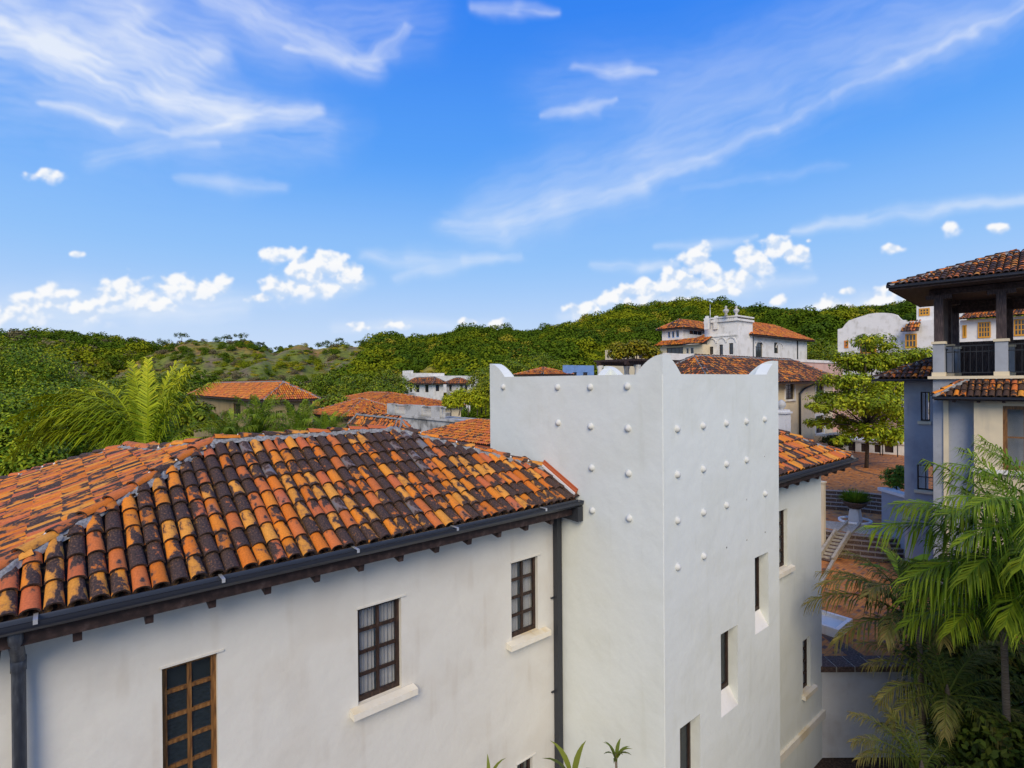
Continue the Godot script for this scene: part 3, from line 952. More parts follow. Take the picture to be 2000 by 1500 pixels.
func frond_mesh(key: String, L: float, rise: float, droop: float, pairs: int, ll: float, lw: float, hang: float, col: Vector3, tip: Vector3, seed_: int) -> ArrayMesh:
	# starts at the origin, goes out along +x; rise: start slope in radians, droop: how far it bends down over its length
	if frond_cache.has(key): return frond_cache[key]
	var r := RandomNumberGenerator.new()
	r.seed = seed_
	var st := SurfaceTool.new()
	st.begin(Mesh.PRIMITIVE_TRIANGLES)
	var p := Vector3.ZERO
	var n := pairs + 6
	var side_sway := r.randf_range(-0.25, 0.25)
	var pts := []
	var dirs := []
	for i in n + 1:
		var t := float(i) / n
		var a := rise - droop * pow(t, 1.5)
		var d := Vector3(cos(a), sin(a), side_sway * t).normalized()
		pts.append(p); dirs.append(d)
		p += d * L / n
	var stem := Vector3(col.x * 1.5, col.y * 1.25, col.z * 0.9)
	for i in n:
		var w0 := L * 0.011 * (1.0 - 0.85 * i / n)
		var w1 := L * 0.011 * (1.0 - 0.85 * (i + 1) / n)
		var up := Vector3(-dirs[i].y, dirs[i].x, 0).normalized()
		var q := Vector3(0, 0, 1)
		st.set_color(Color(stem.x, stem.y, stem.z))
		for s in [-1.0, 1.0]:
			var n1: Vector3 = (up + q * s).normalized()
			var a: Vector3 = pts[i] + up * w0; var b: Vector3 = pts[i + 1] + up * w1
			var c: Vector3 = pts[i + 1] + q * s * w1; var d: Vector3 = pts[i] + q * s * w0
			ltri(st, a, b, c, n1); ltri(st, a, c, d, n1)
			var n2: Vector3 = (-up + q * s).normalized()
			var e: Vector3 = pts[i] - up * w0; var f: Vector3 = pts[i + 1] - up * w1
			ltri(st, e, f, c, n2); ltri(st, e, c, d, n2)
	for i in range(5, n + 1):
		var t := float(i - 5) / (n - 5)
		var len := ll * (0.45 + 1.1 * t) if t < 0.45 else ll * lerpf(0.95, 0.38, pow((t - 0.45) / 0.55, 1.3))
		for s in [-1.0, 1.0]:
			if r.randf() < 0.03: continue
			var f: Vector3 = dirs[i]
			var up := Vector3(-f.y, f.x, 0).normalized()
			var out := (Vector3(0, 0, s) * (1.0 - 0.3 * t) + f * (0.45 + 0.6 * t + r.randf_range(-0.2, 0.2)) + up * r.randf_range(-0.15, 0.4)).normalized()
			var L1 := len * r.randf_range(0.88, 1.1)
			var base: Vector3 = pts[i]
			var h := hang * r.randf_range(0.6, 1.35)
			var mid := base + out * L1 * 0.5 - Vector3.UP * h * L1 * 0.12
			var end := base + (out * (1.0 - 0.35 * h)).normalized() * L1 * 0.86 - Vector3.UP * h * L1 * 0.62
			var wv := f.cross(out).cross(out).normalized() * lw * 0.5
			if wv.length() < 1e-4: continue
			var nn := (out.cross(wv)).normalized()
			if nn.y < 0: nn = -nn
			var k := col.lerp(tip, clampf(pow(t, 1.5) + r.randf_range(-0.25, 0.25), 0, 1))
			var c := tint(k, r, 0.22)
			st.set_color(c)
			ltri(st, base - wv * 0.6, base + wv * 0.6, mid + wv, nn)
			ltri(st, base - wv * 0.6, mid + wv, mid - wv, nn)
			ltri(st, mid - wv, mid + wv, end, (nn + out * 0.5).normalized())
	var m := st.commit()
	frond_cache[key] = m
	return m
func palm(called: String, label: String, base: Vector3, crown: Vector3, fronds: Array, style: Dictionary, group := "", lean := 0.0):
	# fronds: [heading degrees (0 = camera right, 90 = away), rise, droop, length]
	var t := thing(called, label, "palm tree", base, group)
	var st := nst(true)
	var m := base.lerp(crown, 0.5) + Vector3(lean, 0, lean * 0.5)
	var tr: float = style.get("trunk", 0.13)
	var pts := []
	var rad := []
	for i in 13:
		var k := i / 12.0
		pts.append(base.lerp(m, k).lerp(m.lerp(crown, k), k) - (Vector3.UP * 0.05 if i == 0 else Vector3.ZERO))
		rad.append(tr * (1.35 - 0.5 * k) * (1.06 if i % 2 else 0.96))
	tube(st, pts, rad, 9)
	obj("trunk", st, M.palm_trunk, t)
	var shaft := nst(true)
	lathe(shaft, crown - Vector3.UP * 0.35, [[tr * 0.85, 0.0], [tr * 1.3, 0.12], [tr * 1.15, 0.35], [tr * 0.5, 0.55], [0.01, 0.62]], 9)
	obj("crown_shaft", shaft, M.palm_trunk, t)
	var k := 0
	for f in fronds:
		var L: float = f[3]
		var key := "%s_%.1f_%.1f_%d" % [style.name, f[1], f[2], k % 3]
		var fm := frond_mesh(key, 1.0, f[1], f[2], style.pairs, style.ll, style.lw, style.hang, style.col, style.tip, hash(key) & 0xffff)
		var right := cam_basis.x
		right.y = 0
		var yaw := deg_to_rad(f[0]) + atan2(-right.z, right.x)
		inst("frond", fm, M.leaf, t, Transform3D(Basis(Vector3.UP, yaw).scaled_local(Vector3.ONE * L), crown))
		k += 1
	return t
func blade_plant(called: String, label: String, base: Vector3, H: float, n: int, L: float, w: float, seed_: int, group := "", col := Vector3(0.10, 0.20, 0.025)):
	# upright stalks, each ending in long blade leaves
	var t := thing(called, label, "plant", base, group)
	var r := RandomNumberGenerator.new()
	r.seed = seed_
	var st := nst(true)
	tube(st, [base - Vector3.UP * 0.03, base + Vector3(0.03, H * 0.4, 0.02), base + Vector3(0.0, H - L * 0.55, 0)], [0.035, 0.028, 0.018], 6)
	obj("stalk", st, M.palm_trunk, t)
	for i in n:
		var lf := SurfaceTool.new()
		lf.begin(Mesh.PRIMITIVE_TRIANGLES)
		var yaw := TAU * i / n + r.randf_range(-0.4, 0.4)
		var h := Vector3(cos(yaw), 0, sin(yaw))
		var s := Vector3(-sin(yaw), 0, cos(yaw))
		var steep := r.randf_range(0.95, 1.35)
		var b := base + Vector3.UP * (H - L * r.randf_range(0.75, 1.0))
		var c := tint(col, r, 0.25)
		var prev := [b, b]
		for k in range(1, 7):
			var q := k / 6.0
			var a := steep - 0.5 * q * q
			var p := b + (h * cos(a) + Vector3.UP * sin(a)) * L * q
			var hw := w * 0.5 * sin(PI * pow(q, 0.8)) if k < 6 else 0.0
			var cur := [p - s * hw + Vector3.UP * hw * 0.25, p + s * hw + Vector3.UP * hw * 0.25]
			var nn := (Vector3.UP * cos(a) - h * sin(a)).normalized()
			lf.set_color(c)
			ltri(lf, prev[0], cur[0], cur[1], nn); ltri(lf, prev[0], cur[1], prev[1], nn)
			prev = cur
		inst("leaf", lf.commit(), M.leaf, t)
	return t

# ------------------------------------------------------------------ hills
func ridge_y(points: Array, px: float) -> float:
	if px <= points[0][0]: return points[0][1]
	for i in points.size() - 1:
		if px <= points[i + 1][0]:
			return lerpf(points[i][1], points[i + 1][1], smoothstep(0, 1, (px - points[i][0]) / (points[i + 1][0] - points[i][0])))
	return points[-1][1]
var hill_noise := FastNoiseLite.new()
var ridges := []
func hill_height(ang: float, r: float) -> Array:
	# ang from the camera axis, r metres away; returns [height, which ridge, how far up]
	var px := 1000.0 + F * tan(clampf(ang, -1.15, 1.15))
	var best := 1.5 + 4.0 * smoothstep(70.0, 200.0, r)
	var who := -1
	var far_up := 0.0
	var spine := 0.0
	var x := sin(ang) * r
	var z := cos(ang) * r
	for k in ridges.size():
		var g: Array = ridges[k]
		var R: float = g[0] * (1.0 + 0.10 * hill_noise.get_noise_1d(px * 0.35 + k * 500.0))
		var top: float = (741.0 - ridge_y(g[2], px) - g[3]) / F * R * cos(ang) + 10.5
		var t = (r - (R - g[1])) / g[1]
		if t <= 0.0: continue
		var up := smoothstep(0.0, 1.0, min(t, 1.0)) if t < 1.0 else 1.0 - 0.45 * smoothstep(0.0, 1.6, t - 1.0)
		var gully := hill_noise.get_noise_2d(x * 2.4 + k * 77.0, z * 0.6) * 13.0 * sin(PI * clampf(t, 0, 1)) + hill_noise.get_noise_2d(x * 5.0, z * 5.0) * 2.2 * clampf(t * 3, 0, 1) * (1.0 - smoothstep(0.75, 1.0, t) * 0.7)
		var h := 5.0 + (top - 5.0) * up + gully
		var fold := hill_noise.get_noise_2d(x * 2.4 + k * 77.0, z * 0.6)
		if h > best:
			best = h; who = k; far_up = clampf(t, 0, 1); spine = fold
	return [best, who, far_up, spine]
func place_on_hill(ang: float, r: float, h: float) -> Vector3:
	var f := -cam_basis.z; f.y = 0; f = f.normalized()
	var s := cam_basis.x; s.y = 0; s = s.normalized()
	return f * cos(ang) * r + s * sin(ang) * r + Vector3.UP * h
func far_crown(seed_: int, n: int, flat_k := 0.75) -> ArrayMesh:
	var r := RandomNumberGenerator.new()
	r.seed = seed_
	var st := SurfaceTool.new()
	st.begin(Mesh.PRIMITIVE_TRIANGLES)
	for lobe in 6:
		var c := rand_dir(r) * Vector3(0.52, 0.32, 0.52) + Vector3.UP * 0.5
		for i in n / 6:
			var d := rand_dir(r)
			if d.y < -0.5: d.y = -d.y
			var p := c + d * Vector3(0.5, 0.5 * flat_k, 0.5) * r.randf_range(0.75, 1.05)
			var nrm := (d * 0.8 + rand_dir(r) * 0.5 + Vector3.UP * 0.2).normalized()
			var dir := rand_dir(r)
			dir = (dir - nrm * dir.dot(nrm)).normalized()
			var k := r.randf_range(0.88, 1.12)
			leaf(st, p, dir, nrm, 0.13, 0.11, Color(k, k, k * 0.95))
	return st.commit()
func build_hills():
	hill_noise.seed = 5; hill_noise.frequency = 0.006; hill_noise.fractal_octaves = 4
	ridges = [
		[500.0, 260.0, [[-900, 640], [-200, 648], [0, 656], [100, 653], [200, 659], [260, 667], [330, 690], [450, 730], [600, 760]], 7.0],
		[330.0, 190.0, [[150, 760], [235, 715], [300, 684], [330, 672], [369, 660], [480, 661], [510, 669], [534, 681], [558, 675], [585, 669], [618, 679], [634, 675], [669, 667], [693, 672], [726, 676], [760, 690], [830, 720], [940, 760]], 1.0],
		[420.0, 270.0, [[600, 740], [690, 690], [756, 664], [795, 660], [825, 657], [870, 652], [920, 642], [1000, 645], [1060, 645], [1100, 640], [1160, 630], [1200, 617], [1230, 607], [1300, 598], [1350, 600], [1390, 607], [1440, 618], [1500, 622], [1560, 618], [1620, 616], [1700, 612], [1740, 607], [1785, 603], [1850, 592], [2000, 590], [2600, 600], [3600, 640]], 13.0]]
	var na := 420
	var nr := 74
	var st := SurfaceTool.new()
	st.begin(Mesh.PRIMITIVE_TRIANGLES)
	st.set_smooth_group(0)
	var cn := FastNoiseLite.new(); cn.seed = 71; cn.frequency = 0.02; cn.fractal_octaves = 4
	var P := []
	var Cc := []
	for i in na + 1:
		var ang := lerpf(-1.12, 1.12, float(i) / na)
		for j in nr + 1:
			var r := 62.0 * pow(720.0 / 62.0, float(j) / nr)
			var h := hill_height(ang, r)
			var p := place_on_hill(ang, r, h[0])
			P.append(p)
			var v := cn.get_noise_2d(p.x, p.z)
			var v2 := cn.get_noise_2d(p.x * 3.1 + 300.0, p.z * 3.1)
			var c := Vector3(0.085, 0.105, 0.018)
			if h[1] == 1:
				c = Vector3(0.33, 0.285, 0.022).lerp(Vector3(0.17, 0.20, 0.015), smoothstep(0.12, -0.12, h[3] + v * 0.25))  # spines paler, gullies darker: scrub tone plus relief shading painted in
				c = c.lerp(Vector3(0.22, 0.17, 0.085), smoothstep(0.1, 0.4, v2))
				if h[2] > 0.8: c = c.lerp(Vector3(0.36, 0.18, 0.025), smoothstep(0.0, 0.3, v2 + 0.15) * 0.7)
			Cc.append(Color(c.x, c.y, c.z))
	for i in na:
		for j in nr:
			var a := i * (nr + 1) + j
			var b := a + 1
			var c := a + nr + 1
			var d := c + 1
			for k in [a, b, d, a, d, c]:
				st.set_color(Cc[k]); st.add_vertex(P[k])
	st.index()
	st.generate_normals()
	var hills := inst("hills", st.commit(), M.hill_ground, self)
	structure(hills)
	# woods on the hills: nobody could count them
	var r := RandomNumberGenerator.new()
	r.seed = 99
	var kinds := [far_crown(1, 720), far_crown(2, 720, 0.55), far_crown(3, 600, 1.0)]
	var lists := [[], [], []]
	var tn := FastNoiseLite.new(); tn.seed = 72; tn.frequency = 0.012; tn.fractal_octaves = 3
	for k in 46000:
		var ang := r.randf_range(-0.86, 0.86)
		var rad := 85.0 + 460.0 * pow(r.randf(), 0.85)
		var h := hill_height(ang, rad)
		var p := place_on_hill(ang, rad, h[0])
		var t := tn.get_noise_2d(p.x, p.z)
		var keep := 0.9
		var s := r.randf_range(2.6, 5.4) if r.randf() < 0.8 else r.randf_range(5.4, 9.5)
		var col := Vector3(0.075, 0.125, 0.010).lerp(Vector3(0.215, 0.24, 0.012), smoothstep(-0.1, 0.45, t + r.randf_range(-0.3, 0.3)))
		if r.randf() < 0.06: col = Vector3(0.28, 0.25, 0.025)
		if r.randf() < 0.12: col = Vector3(0.06, 0.11, 0.014)
		if h[1] == 1:
			keep = 0.006 + 0.11 * smoothstep(-0.05, -0.22, h[3] + t * 0.15)
			if h[2] < 0.10: keep = 0.3
			s = r.randf_range(1.3, 3.4)
			if r.randf() < 0.25: col = Vector3(0.15, 0.125, 0.07)
		elif h[1] == 0:
			s *= 1.1
			if r.randf() < 0.12: col = Vector3(0.17, 0.145, 0.075)
		elif h[1] == -1:
			keep = 0.55
			s = r.randf_range(2.6, 4.2)
			if rad < 110.0 and ang > -0.25: keep = 0.0
		if h[1] == -1 and absf(ang) < 0.62 and rad < 140.0 and ang > -0.45: keep = min(keep, 0.25); s = min(s, 3.6)
		if r.randf() > keep: continue
		lists[r.randi() % 3].append([Transform3D(Basis(Vector3.UP, r.randf() * TAU).scaled_local(Vector3(s, s * r.randf_range(0.75, 1.05), s)), p - Vector3.UP * s * 0.18), Color(col.x, col.y, col.z)])
	for k in 1100:
		var ang := r.randf_range(-0.68, -0.12)
		var rad := r.randf_range(150.0, 335.0)
		var h := hill_height(ang, rad)
		if h[1] != 1 or (h[3] > -0.03 and r.randf() < 0.75): continue
		var p := place_on_hill(ang, rad, h[0])
		var s := r.randf_range(0.7, 1.9)
		var col: Vector3 = [Vector3(0.30, 0.30, 0.02), Vector3(0.18, 0.23, 0.015), Vector3(0.25, 0.21, 0.06), Vector3(0.38, 0.32, 0.03), Vector3(0.14, 0.19, 0.02)][r.randi() % 5]
		lists[1].append([Transform3D(Basis(Vector3.UP, r.randf() * TAU).scaled_local(Vector3(s, s * 0.8, s)), p - Vector3.UP * s * 0.3), Color(col.x, col.y, col.z)])
	for k in 3:
		var mm := MultiMesh.new()
		mm.transform_format = MultiMesh.TRANSFORM_3D
		mm.use_colors = true
		mm.mesh = kinds[k]
		mm.instance_count = lists[k].size()
		for i in lists[k].size():
			mm.set_instance_transform(i, lists[k][i][0])
			mm.set_instance_color(i, lists[k][i][1])
		var o := MultiMeshInstance3D.new()
		o.name = ["hillside_woods", "hillside_scrub", "hillside_thicket"][k]
		o.multimesh = mm
		o.material_override = M.far_leaf
		add_child(o)
		stuff(o)
		tag(o, ["dense green woods covering the rounded hills behind the houses", "low flat-topped trees mixed into the woods on the hills", "tall rounded trees mixed into the woods on the hills"][k], "woods")
	# lone trees standing out on the skyline of the grassy hill
	var n := 0
	for q in [[320, 668], [356, 656], [444, 655], [470, 656], [510, 662], [545, 672], [622, 672], [640, 669], [662, 661], [705, 666], [728, 668], [762, 655]]:
		var ang := atan((q[0] - 1000.0) / F)
		var h := hill_height(ang, 333.0)
		var p := place_on_hill(ang, 333.0, h[0])
		var s := r.randf_range(3.2, 5.5)
		var t := thing("skyline_tree", "small dark tree standing alone on the crest of the grassy hill", "tree", p, "trees along the crest of the grassy hill")
		var tr := nst(true)
		tube(tr, [p - Vector3.UP, p + Vector3.UP * s * 0.7], [0.22, 0.12], 5)
		obj("trunk", tr, M.bark, t)
		var lf := SurfaceTool.new()
		lf.begin(Mesh.PRIMITIVE_TRIANGLES)
		foliage(lf, r, p + Vector3.UP * s * 0.95, Vector3(s * 0.75, s * 0.3, s * 0.75), 420, 0.6, Vector3(0.06, 0.10, 0.02), Vector3(0.09, 0.13, 0.02), 0.3)
		inst("crown", lf.commit(), M.leaf, t)
		n += 1

# ------------------------------------------------------------------ the white tiled house
const XT := 7.344
const ZC := -5.02
const ZW := -7.4
const ZG := -5.9
func gutter(parent: Node, a: Vector3, b: Vector3, r := 0.062):
	var d := (b - a).normalized()
	var s := d.cross(Vector3.UP).normalized()
	var st := nst(true)
	var prof := []
	for k in 11:
		var t := PI * k / 10
		prof.append(Vector2(cos(t) * r, -sin(t) * r * 1.35))
	prof.push_front(Vector2(r + 0.008, 0.012)); prof.append(Vector2(-r - 0.008, 0.012))
	for k in prof.size() - 1:
		var p: Vector3 = s * prof[k].x + Vector3.UP * prof[k].y
		var q: Vector3 = s * prof[k + 1].x + Vector3.UP * prof[k + 1].y
		quad(st, a + p, a + q, b + q, b + p)
		quad(st, b + p * 0.94, b + q * 0.94, a + q * 0.94, a + p * 0.94)
	for e in [a, b]:
		for k in range(1, prof.size() - 1):
			tri(st, e + s * prof[0].x + Vector3.UP * prof[0].y, e + s * prof[k].x + Vector3.UP * prof[k].y, e + s * prof[k + 1].x + Vector3.UP * prof[k + 1].y)
	obj("gutter", st, M.gutter, parent)
func build_house():
	var t := thing("tiled_house", "long white house under a mould-patched clay tile roof beside the studded tower", "house", Vector3(3.3, 0, ZW))
	var wins := [[0.868, 5.60, 1.442, 7.195], [3.258, 5.824, 3.958, 7.215], [6.155, 5.855, 6.80, 7.242], [6.26, 2.5, 6.635, 3.566]]
	var holes := []
	for w in wins: holes.append([w[0] + 0.7, w[1], w[2] + 0.7, w[3]])
	var st := nst()
	panel(st, Vector3(-0.7, 0, ZW), Vector3(1, 0, 0), XT - 0.002 + 0.7, 8.32, Vector3(0, 0, 1), holes, 0.24)
	panel(st, Vector3(-0.7, 0, -16.0), Vector3(0, 0, 1), 16.0 + ZW - 0.24, 8.2, Vector3(-1, 0, 0), [], 0.24)
	panel(st, Vector3(4.0, 0, -12.0), Vector3(0, 0, -1), 4.0, 8.2, Vector3(1, 0, 0), [], 0.24)
	panel(st, Vector3(XT - 0.002, 0, -11.9), Vector3(-1, 0, 0), XT - 4.1, 8.2, Vector3(0, 0, -1), [], 0.24)
	panel(st, Vector3(4.0, 0, -16.0), Vector3(-1, 0, 0), 4.46, 8.2, Vector3(0, 0, -1), [], 0.24)
	obj("wall", st, M.house_plaster, t)
	var X := Vector3(1, 0, 0)
	var Z := Vector3(0, 0, 1)
	var ledge := nst()
	for i in 4:
		var w: Array = wins[i]
		var o := {"curtain": i in [1, 2], "rows": 4, "inset": 0.07}
		if i == 0:
			o.mat = "honey_wood"
			o.rows = 5
		if i in [1, 2]: o.sill = [0.13, 0.20, 0.15, 0.115]
		if i == 0: o.sill = [0.1, 0.1, 0.15, 0.115]
		window(t, Vector3(w[0], w[1], ZW), X, Z, w[2] - w[0], w[3] - w[1], o)
		# thin plaster drip edge over the opening
		box(ledge, Vector3(w[0] - 0.02, w[3] + 0.004, ZW + 0.001), Vector3(w[2] + 0.07, w[3] + 0.022, ZW + 0.022))
	obj("drip_edge", ledge, M.house_plaster, t)
	var floor_ := nst()
	box(floor_, Vector3(-0.45, 4.6, -11.6), Vector3(7.3, 4.75, ZW - 0.26))
	obj("floor_slab", floor_, M.concrete, t)
	# roof
	var E0 := Vector3(-1.2, 8.32, -6.88)
	var E1 := Vector3(XT - 0.012, 8.32, -6.88)
	var AB := Vector3(XT - 0.012, 8.764, -7.76)
	var R1 := Vector3(4.92, 9.593, -9.40)
	var R0 := Vector3(1.80, 9.593, -9.40)
	var C := Vector3(1.2, 9.338, -11.05)
	var D := Vector3(1.0, 9.253, -13.05)
	var E3 := Vector3(-1.2, 8.32, -16.4)
	tile_slope(t, [E0, E1, AB, R1, R0], {"near": 300, "mix": [0.27, 0.43, 0.27, 0.03]})
	tile_slope(t, [E3, E0, R0, C, D], {"near": 0, "mix": [0.50, 0.42, 0.08, 0.0]})
	var dk := nst()
	quad(dk, R1, R0, Vector3(1.8, 8.3, -12.1), Vector3(4.9, 8.3, -12.1))
	quad(dk, R0, C, Vector3(3.2, 8.35, -12.6), Vector3(1.9, 8.5, -12.0))
	quad(dk, C, D, Vector3(4.2, 8.25, -16.2), Vector3(4.2, 8.25, -12.0))
	tri(dk, D, E3, Vector3(4.2, 8.25, -16.2))
	quad(dk, R1, AB, Vector3(XT - 0.012, 8.3, -9.7), Vector3(4.9, 8.3, -12.1))
	tri(dk, Vector3(4.9, 8.3, -12.1), AB, Vector3(XT - 0.012, 8.3, -12.1))
	obj("back_slopes", dk, M.roof_deck, t)
	ridge_caps(t, R1, R0, true, [0.25, 0.55, 0.2, 0.0])
	ridge_caps(t, R0, E0 + Vector3(0.06, 0.03, -0.05), true, [0.8, 0.2, 0.0, 0.0])
	ridge_caps(t, R1, AB, true, [0.2, 0.6, 0.2, 0.0])
	ridge_caps(t, R0, C, true, [0.5, 0.4, 0.1, 0.0])
	ridge_caps(t, C, D, true, [0.9, 0.1, 0.0, 0.0])
	ridge_caps(t, D, E3, true, [0.1, 0.6, 0.3, 0.0])
	# stepped red strip where the roof meets the tower
	var fl := nst()
	var dirf := (E1 - AB).normalized()
	beam(fl, AB + Vector3(-0.05, 0.11, 0), E1 + Vector3(-0.05, 0.11, 0.02), 0.05, 0.07)
	beam(fl, AB + Vector3(-0.012, 0.155, 0), E1 + Vector3(-0.012, 0.155, 0.02), 0.02, 0.05)
	obj("abutment_strip", fl, M.terracotta, t)
	var lime := nst()
	beam(lime, AB + Vector3(-0.085, 0.09, 0), E1 + Vector3(-0.085, 0.09, 0.02), 0.016, 0.05)
	obj("lime_fillet", lime, M.white_plaster, t)
	# eaves
	gutter(t, Vector3(-1.25, 8.292, -6.785), Vector3(7.33, 8.292, -6.785), 0.075)
	for i in 5:
		var bst := nst()
		var x: float = [-0.22, 1.36, 2.95, 4.52, 6.35][i]
		box(bst, Vector3(x, 8.308, -6.89), Vector3(x + 0.035, 8.316, -6.695))
		box(bst, Vector3(x, 8.27, -6.699), Vector3(x + 0.035, 8.307, -6.693))
		obj("gutter_bracket", bst, M.steel, t)
	var fa := nst()
	box(fa, Vector3(-1.2, 8.03, -6.93), Vector3(7.33, 8.25, -6.89))
	obj("fascia", fa, M.dark_wood, t)
	var so := nst()
	quad(so, Vector3(-1.2, 8.24, -6.93), Vector3(7.33, 8.24, -6.93), Vector3(7.33, 8.42, ZW + 0.01), Vector3(-1.2, 8.42, ZW + 0.01))
	obj("soffit", so, M.dark_wood, t)
	for i in 13:
		var rst := nst()
		var x := 0.11 - 0.61 + 0.605 * i
		if x > 7.2: break
		beam(rst, Vector3(x, 8.06, ZW + 0.003), Vector3(x, 7.975, -6.96), 0.075, 0.12)
		obj("rafter", rst, M.dark_wood, t)
	# down pipes
	var p0 := on_z(37, 1380, ZW + 0.14)
	var dp := nst(true)
	tube(dp, [Vector3(p0.x, 8.2, -6.85), Vector3(p0.x, 8.12, -6.87), Vector3(p0.x, 8.0, -6.98), Vector3(p0.x, 7.86, -7.16), Vector3(p0.x, 7.76, p0.z), Vector3(p0.x, 0.02, p0.z)], [0.058, 0.058, 0.058, 0.058, 0.058, 0.058], 12)
	tube(dp, [Vector3(p0.x, 7.80, p0.z), Vector3(p0.x, 7.66, p0.z)], [0.064, 0.064], 12)
	tube(dp, [Vector3(p0.x, 6.42, p0.z), Vector3(p0.x, 6.30, p0.z)], [0.064, 0.064], 12)
	obj("downpipe", dp, M.old_pipe, t)
	var dq := nst()
	box(dq, Vector3(7.19, 7.93, -6.87), Vector3(7.325, 8.20, -6.73))
	box(dq, Vector3(7.21, 7.93, -7.27), Vector3(7.315, 8.03, -6.87))
	obj("gutter_outlet", dq, M.pipe, t)
	var dr := nst()
	box(dr, Vector3(7.19, 0.02, -7.385), Vector3(7.31, 8.0, -7.27))
	for y in [2.4, 4.55, 6.35]:
		box(dr, Vector3(7.12, y, -7.398), Vector3(7.19, y + 0.02, -7.36))
	obj("downpipe", dr, M.pipe, t)

func build_tower():
	var t := thing("studded_tower", "square white plaster tower with curved corner horns and rows of round studs", "tower", Vector3((XT + 11.46) / 2, 0, -7.2))
	var X1 := 11.46
	var Z1 := -9.52
	var wins := [[10.39, 5.49, 10.97, 7.0], [9.085, 4.39, 9.70, 5.90], [7.77, 3.25, 8.388, 4.75]]
	var holes := []
	for w in wins: holes.append([w[0] - XT - 0.012, w[1], w[2] - XT - 0.012, w[3]])
	var st := nst()
	var th := 0.24
	panel(st, Vector3(XT + 0.012, 0, ZC), Vector3(1, 0, 0), X1 - XT - 0.012, 10.6, Vector3(0, 0, 1), holes, th)
	panel(st, Vector3(XT, 0, Z1 + th), Vector3(0, 0, 1), ZC - 0.012 - Z1 - th, 10.6, Vector3(-1, 0, 0), [], th)
	panel(st, Vector3(X1, 0, ZC - th), Vector3(0, 0, -1), ZC - Z1 - 2 * th, 10.6, Vector3(1, 0, 0), [], th)
	panel(st, Vector3(X1, 0, Z1), Vector3(-1, 0, 0), X1 - XT, 10.6, Vector3(0, 0, -1), [], th)
	quad(st, Vector3(XT + th, 10.2, Z1 + th), Vector3(X1 - th, 10.2, Z1 + th), Vector3(X1 - th, 10.2, ZC - th), Vector3(XT + th, 10.2, ZC - th))
	obj("wall", st, M.tower_plaster, t)
	var rd := nst(true)
	var c0 := Vector3(XT + 0.012, 0, ZC - 0.012)
	for k in 6:
		var a := PI / 2 + PI / 2 * k / 6
		var b := PI / 2 + PI / 2 * (k + 1) / 6
		var p := c0 + Vector3(cos(a), 0, sin(a)) * 0.012
		var q := c0 + Vector3(cos(b), 0, sin(b)) * 0.012
		quad(rd, q, q + Vector3.UP * 10.6, p + Vector3.UP * 10.6, p)
	obj("rounded_corner", rd, M.tower_plaster, t)
	# horns at the four corners
	for cr in [[XT, ZC, 1, -1, 0.315], [XT, Z1, 1, 1, 0.30], [X1, ZC, -1, -1, 0.285], [X1, Z1, -1, 1, 0.29]]:
		var ms := nst()
		var c := Vector3(cr[0], 10.6, cr[1])
		var ax := Vector3(cr[2], 0, 0)
		var az := Vector3(0, 0, cr[3])
		for arm in 2:
			var d := az if arm == 0 else ax
			var inw := ax if arm == 0 else az
			var L := 0.52
			var s0 := 0.0 if arm == 0 else th
			var n := 14
			for k in n:
				var sa := s0 + (L - s0) * sin(PI / 2 * k / n)
				var sb := s0 + (L - s0) * sin(PI / 2 * (k + 1) / n)
				var ha: float = cr[4] * (1.0 - pow(sa / L, 2.0))
				var hb: float = cr[4] * (1.0 - pow(sb / L, 2.0))
				var p := c + d * sa; var q := c + d * sb
				var up := Vector3.UP
				quad(ms, p, p + up * ha, q + up * hb, q)
				quad(ms, p + inw * th, q + inw * th, q + inw * th + up * hb, p + inw * th + up * ha)
				quad(ms, p + up * ha, p + up * ha + inw * th, q + up * hb + inw * th, q + up * hb)
			if arm == 0:
				quad(ms, c, c + inw * th, c + inw * th + Vector3.UP * cr[4], c + Vector3.UP * cr[4])
			else:
				var h2: float = cr[4] * (1.0 - pow(th / L, 2.0))
				var e := c + d * th
				quad(ms, e, e + inw * th, e + inw * th + Vector3.UP * h2, e + Vector3.UP * h2)
		obj("corner_horn", ms, M.tower_plaster, t)
	# studs
	var sm := nst(true)
	lathe(sm, Vector3.ZERO, [[0.064, -0.005], [0.061, 0.012], [0.050, 0.036], [0.029, 0.052], [0.011, 0.059], [0.0, 0.060]], 14)
	sm.generate_normals()
	var stud := sm.commit()
	for s in [[10.38, -9.04], [10.38, -7.38], [10.385, -6.545], [10.4, -5.715], [9.695, -7.37], [9.675, -6.54], [9.69, -5.705], [8.925, -6.523], [8.93, -5.70], [8.155, -6.516], [8.17, -5.69]]:
		inst("stud", stud, M.stud_plaster, t, Transform3D(Basis(Vector3(0, 0, 1), PI / 2), Vector3(XT, s[0], s[1])))
	for s in [[7.736, 9.70], [8.523, 9.705], [9.312, 9.704], [10.068, 9.698], [10.825, 9.70], [7.736, 8.953], [8.52, 8.955], [9.31, 8.96], [10.066, 8.96], [7.73, 8.198], [8.52, 8.2], [9.305, 8.204], [10.827, 8.204], [7.728, 7.434], [8.521, 7.442]]:
		inst("stud", stud, M.stud_plaster, t, Transform3D(Basis(Vector3(1, 0, 0), PI / 2), Vector3(s[0], s[1], ZC)))
	# sockets where studs have fallen off
	var sk := nst(true)
	lathe(sk, Vector3.ZERO, [[0.018, -0.001], [0.016, 0.006], [0.0, 0.007]], 8)
	sk.generate_normals()
	var sock := sk.commit()
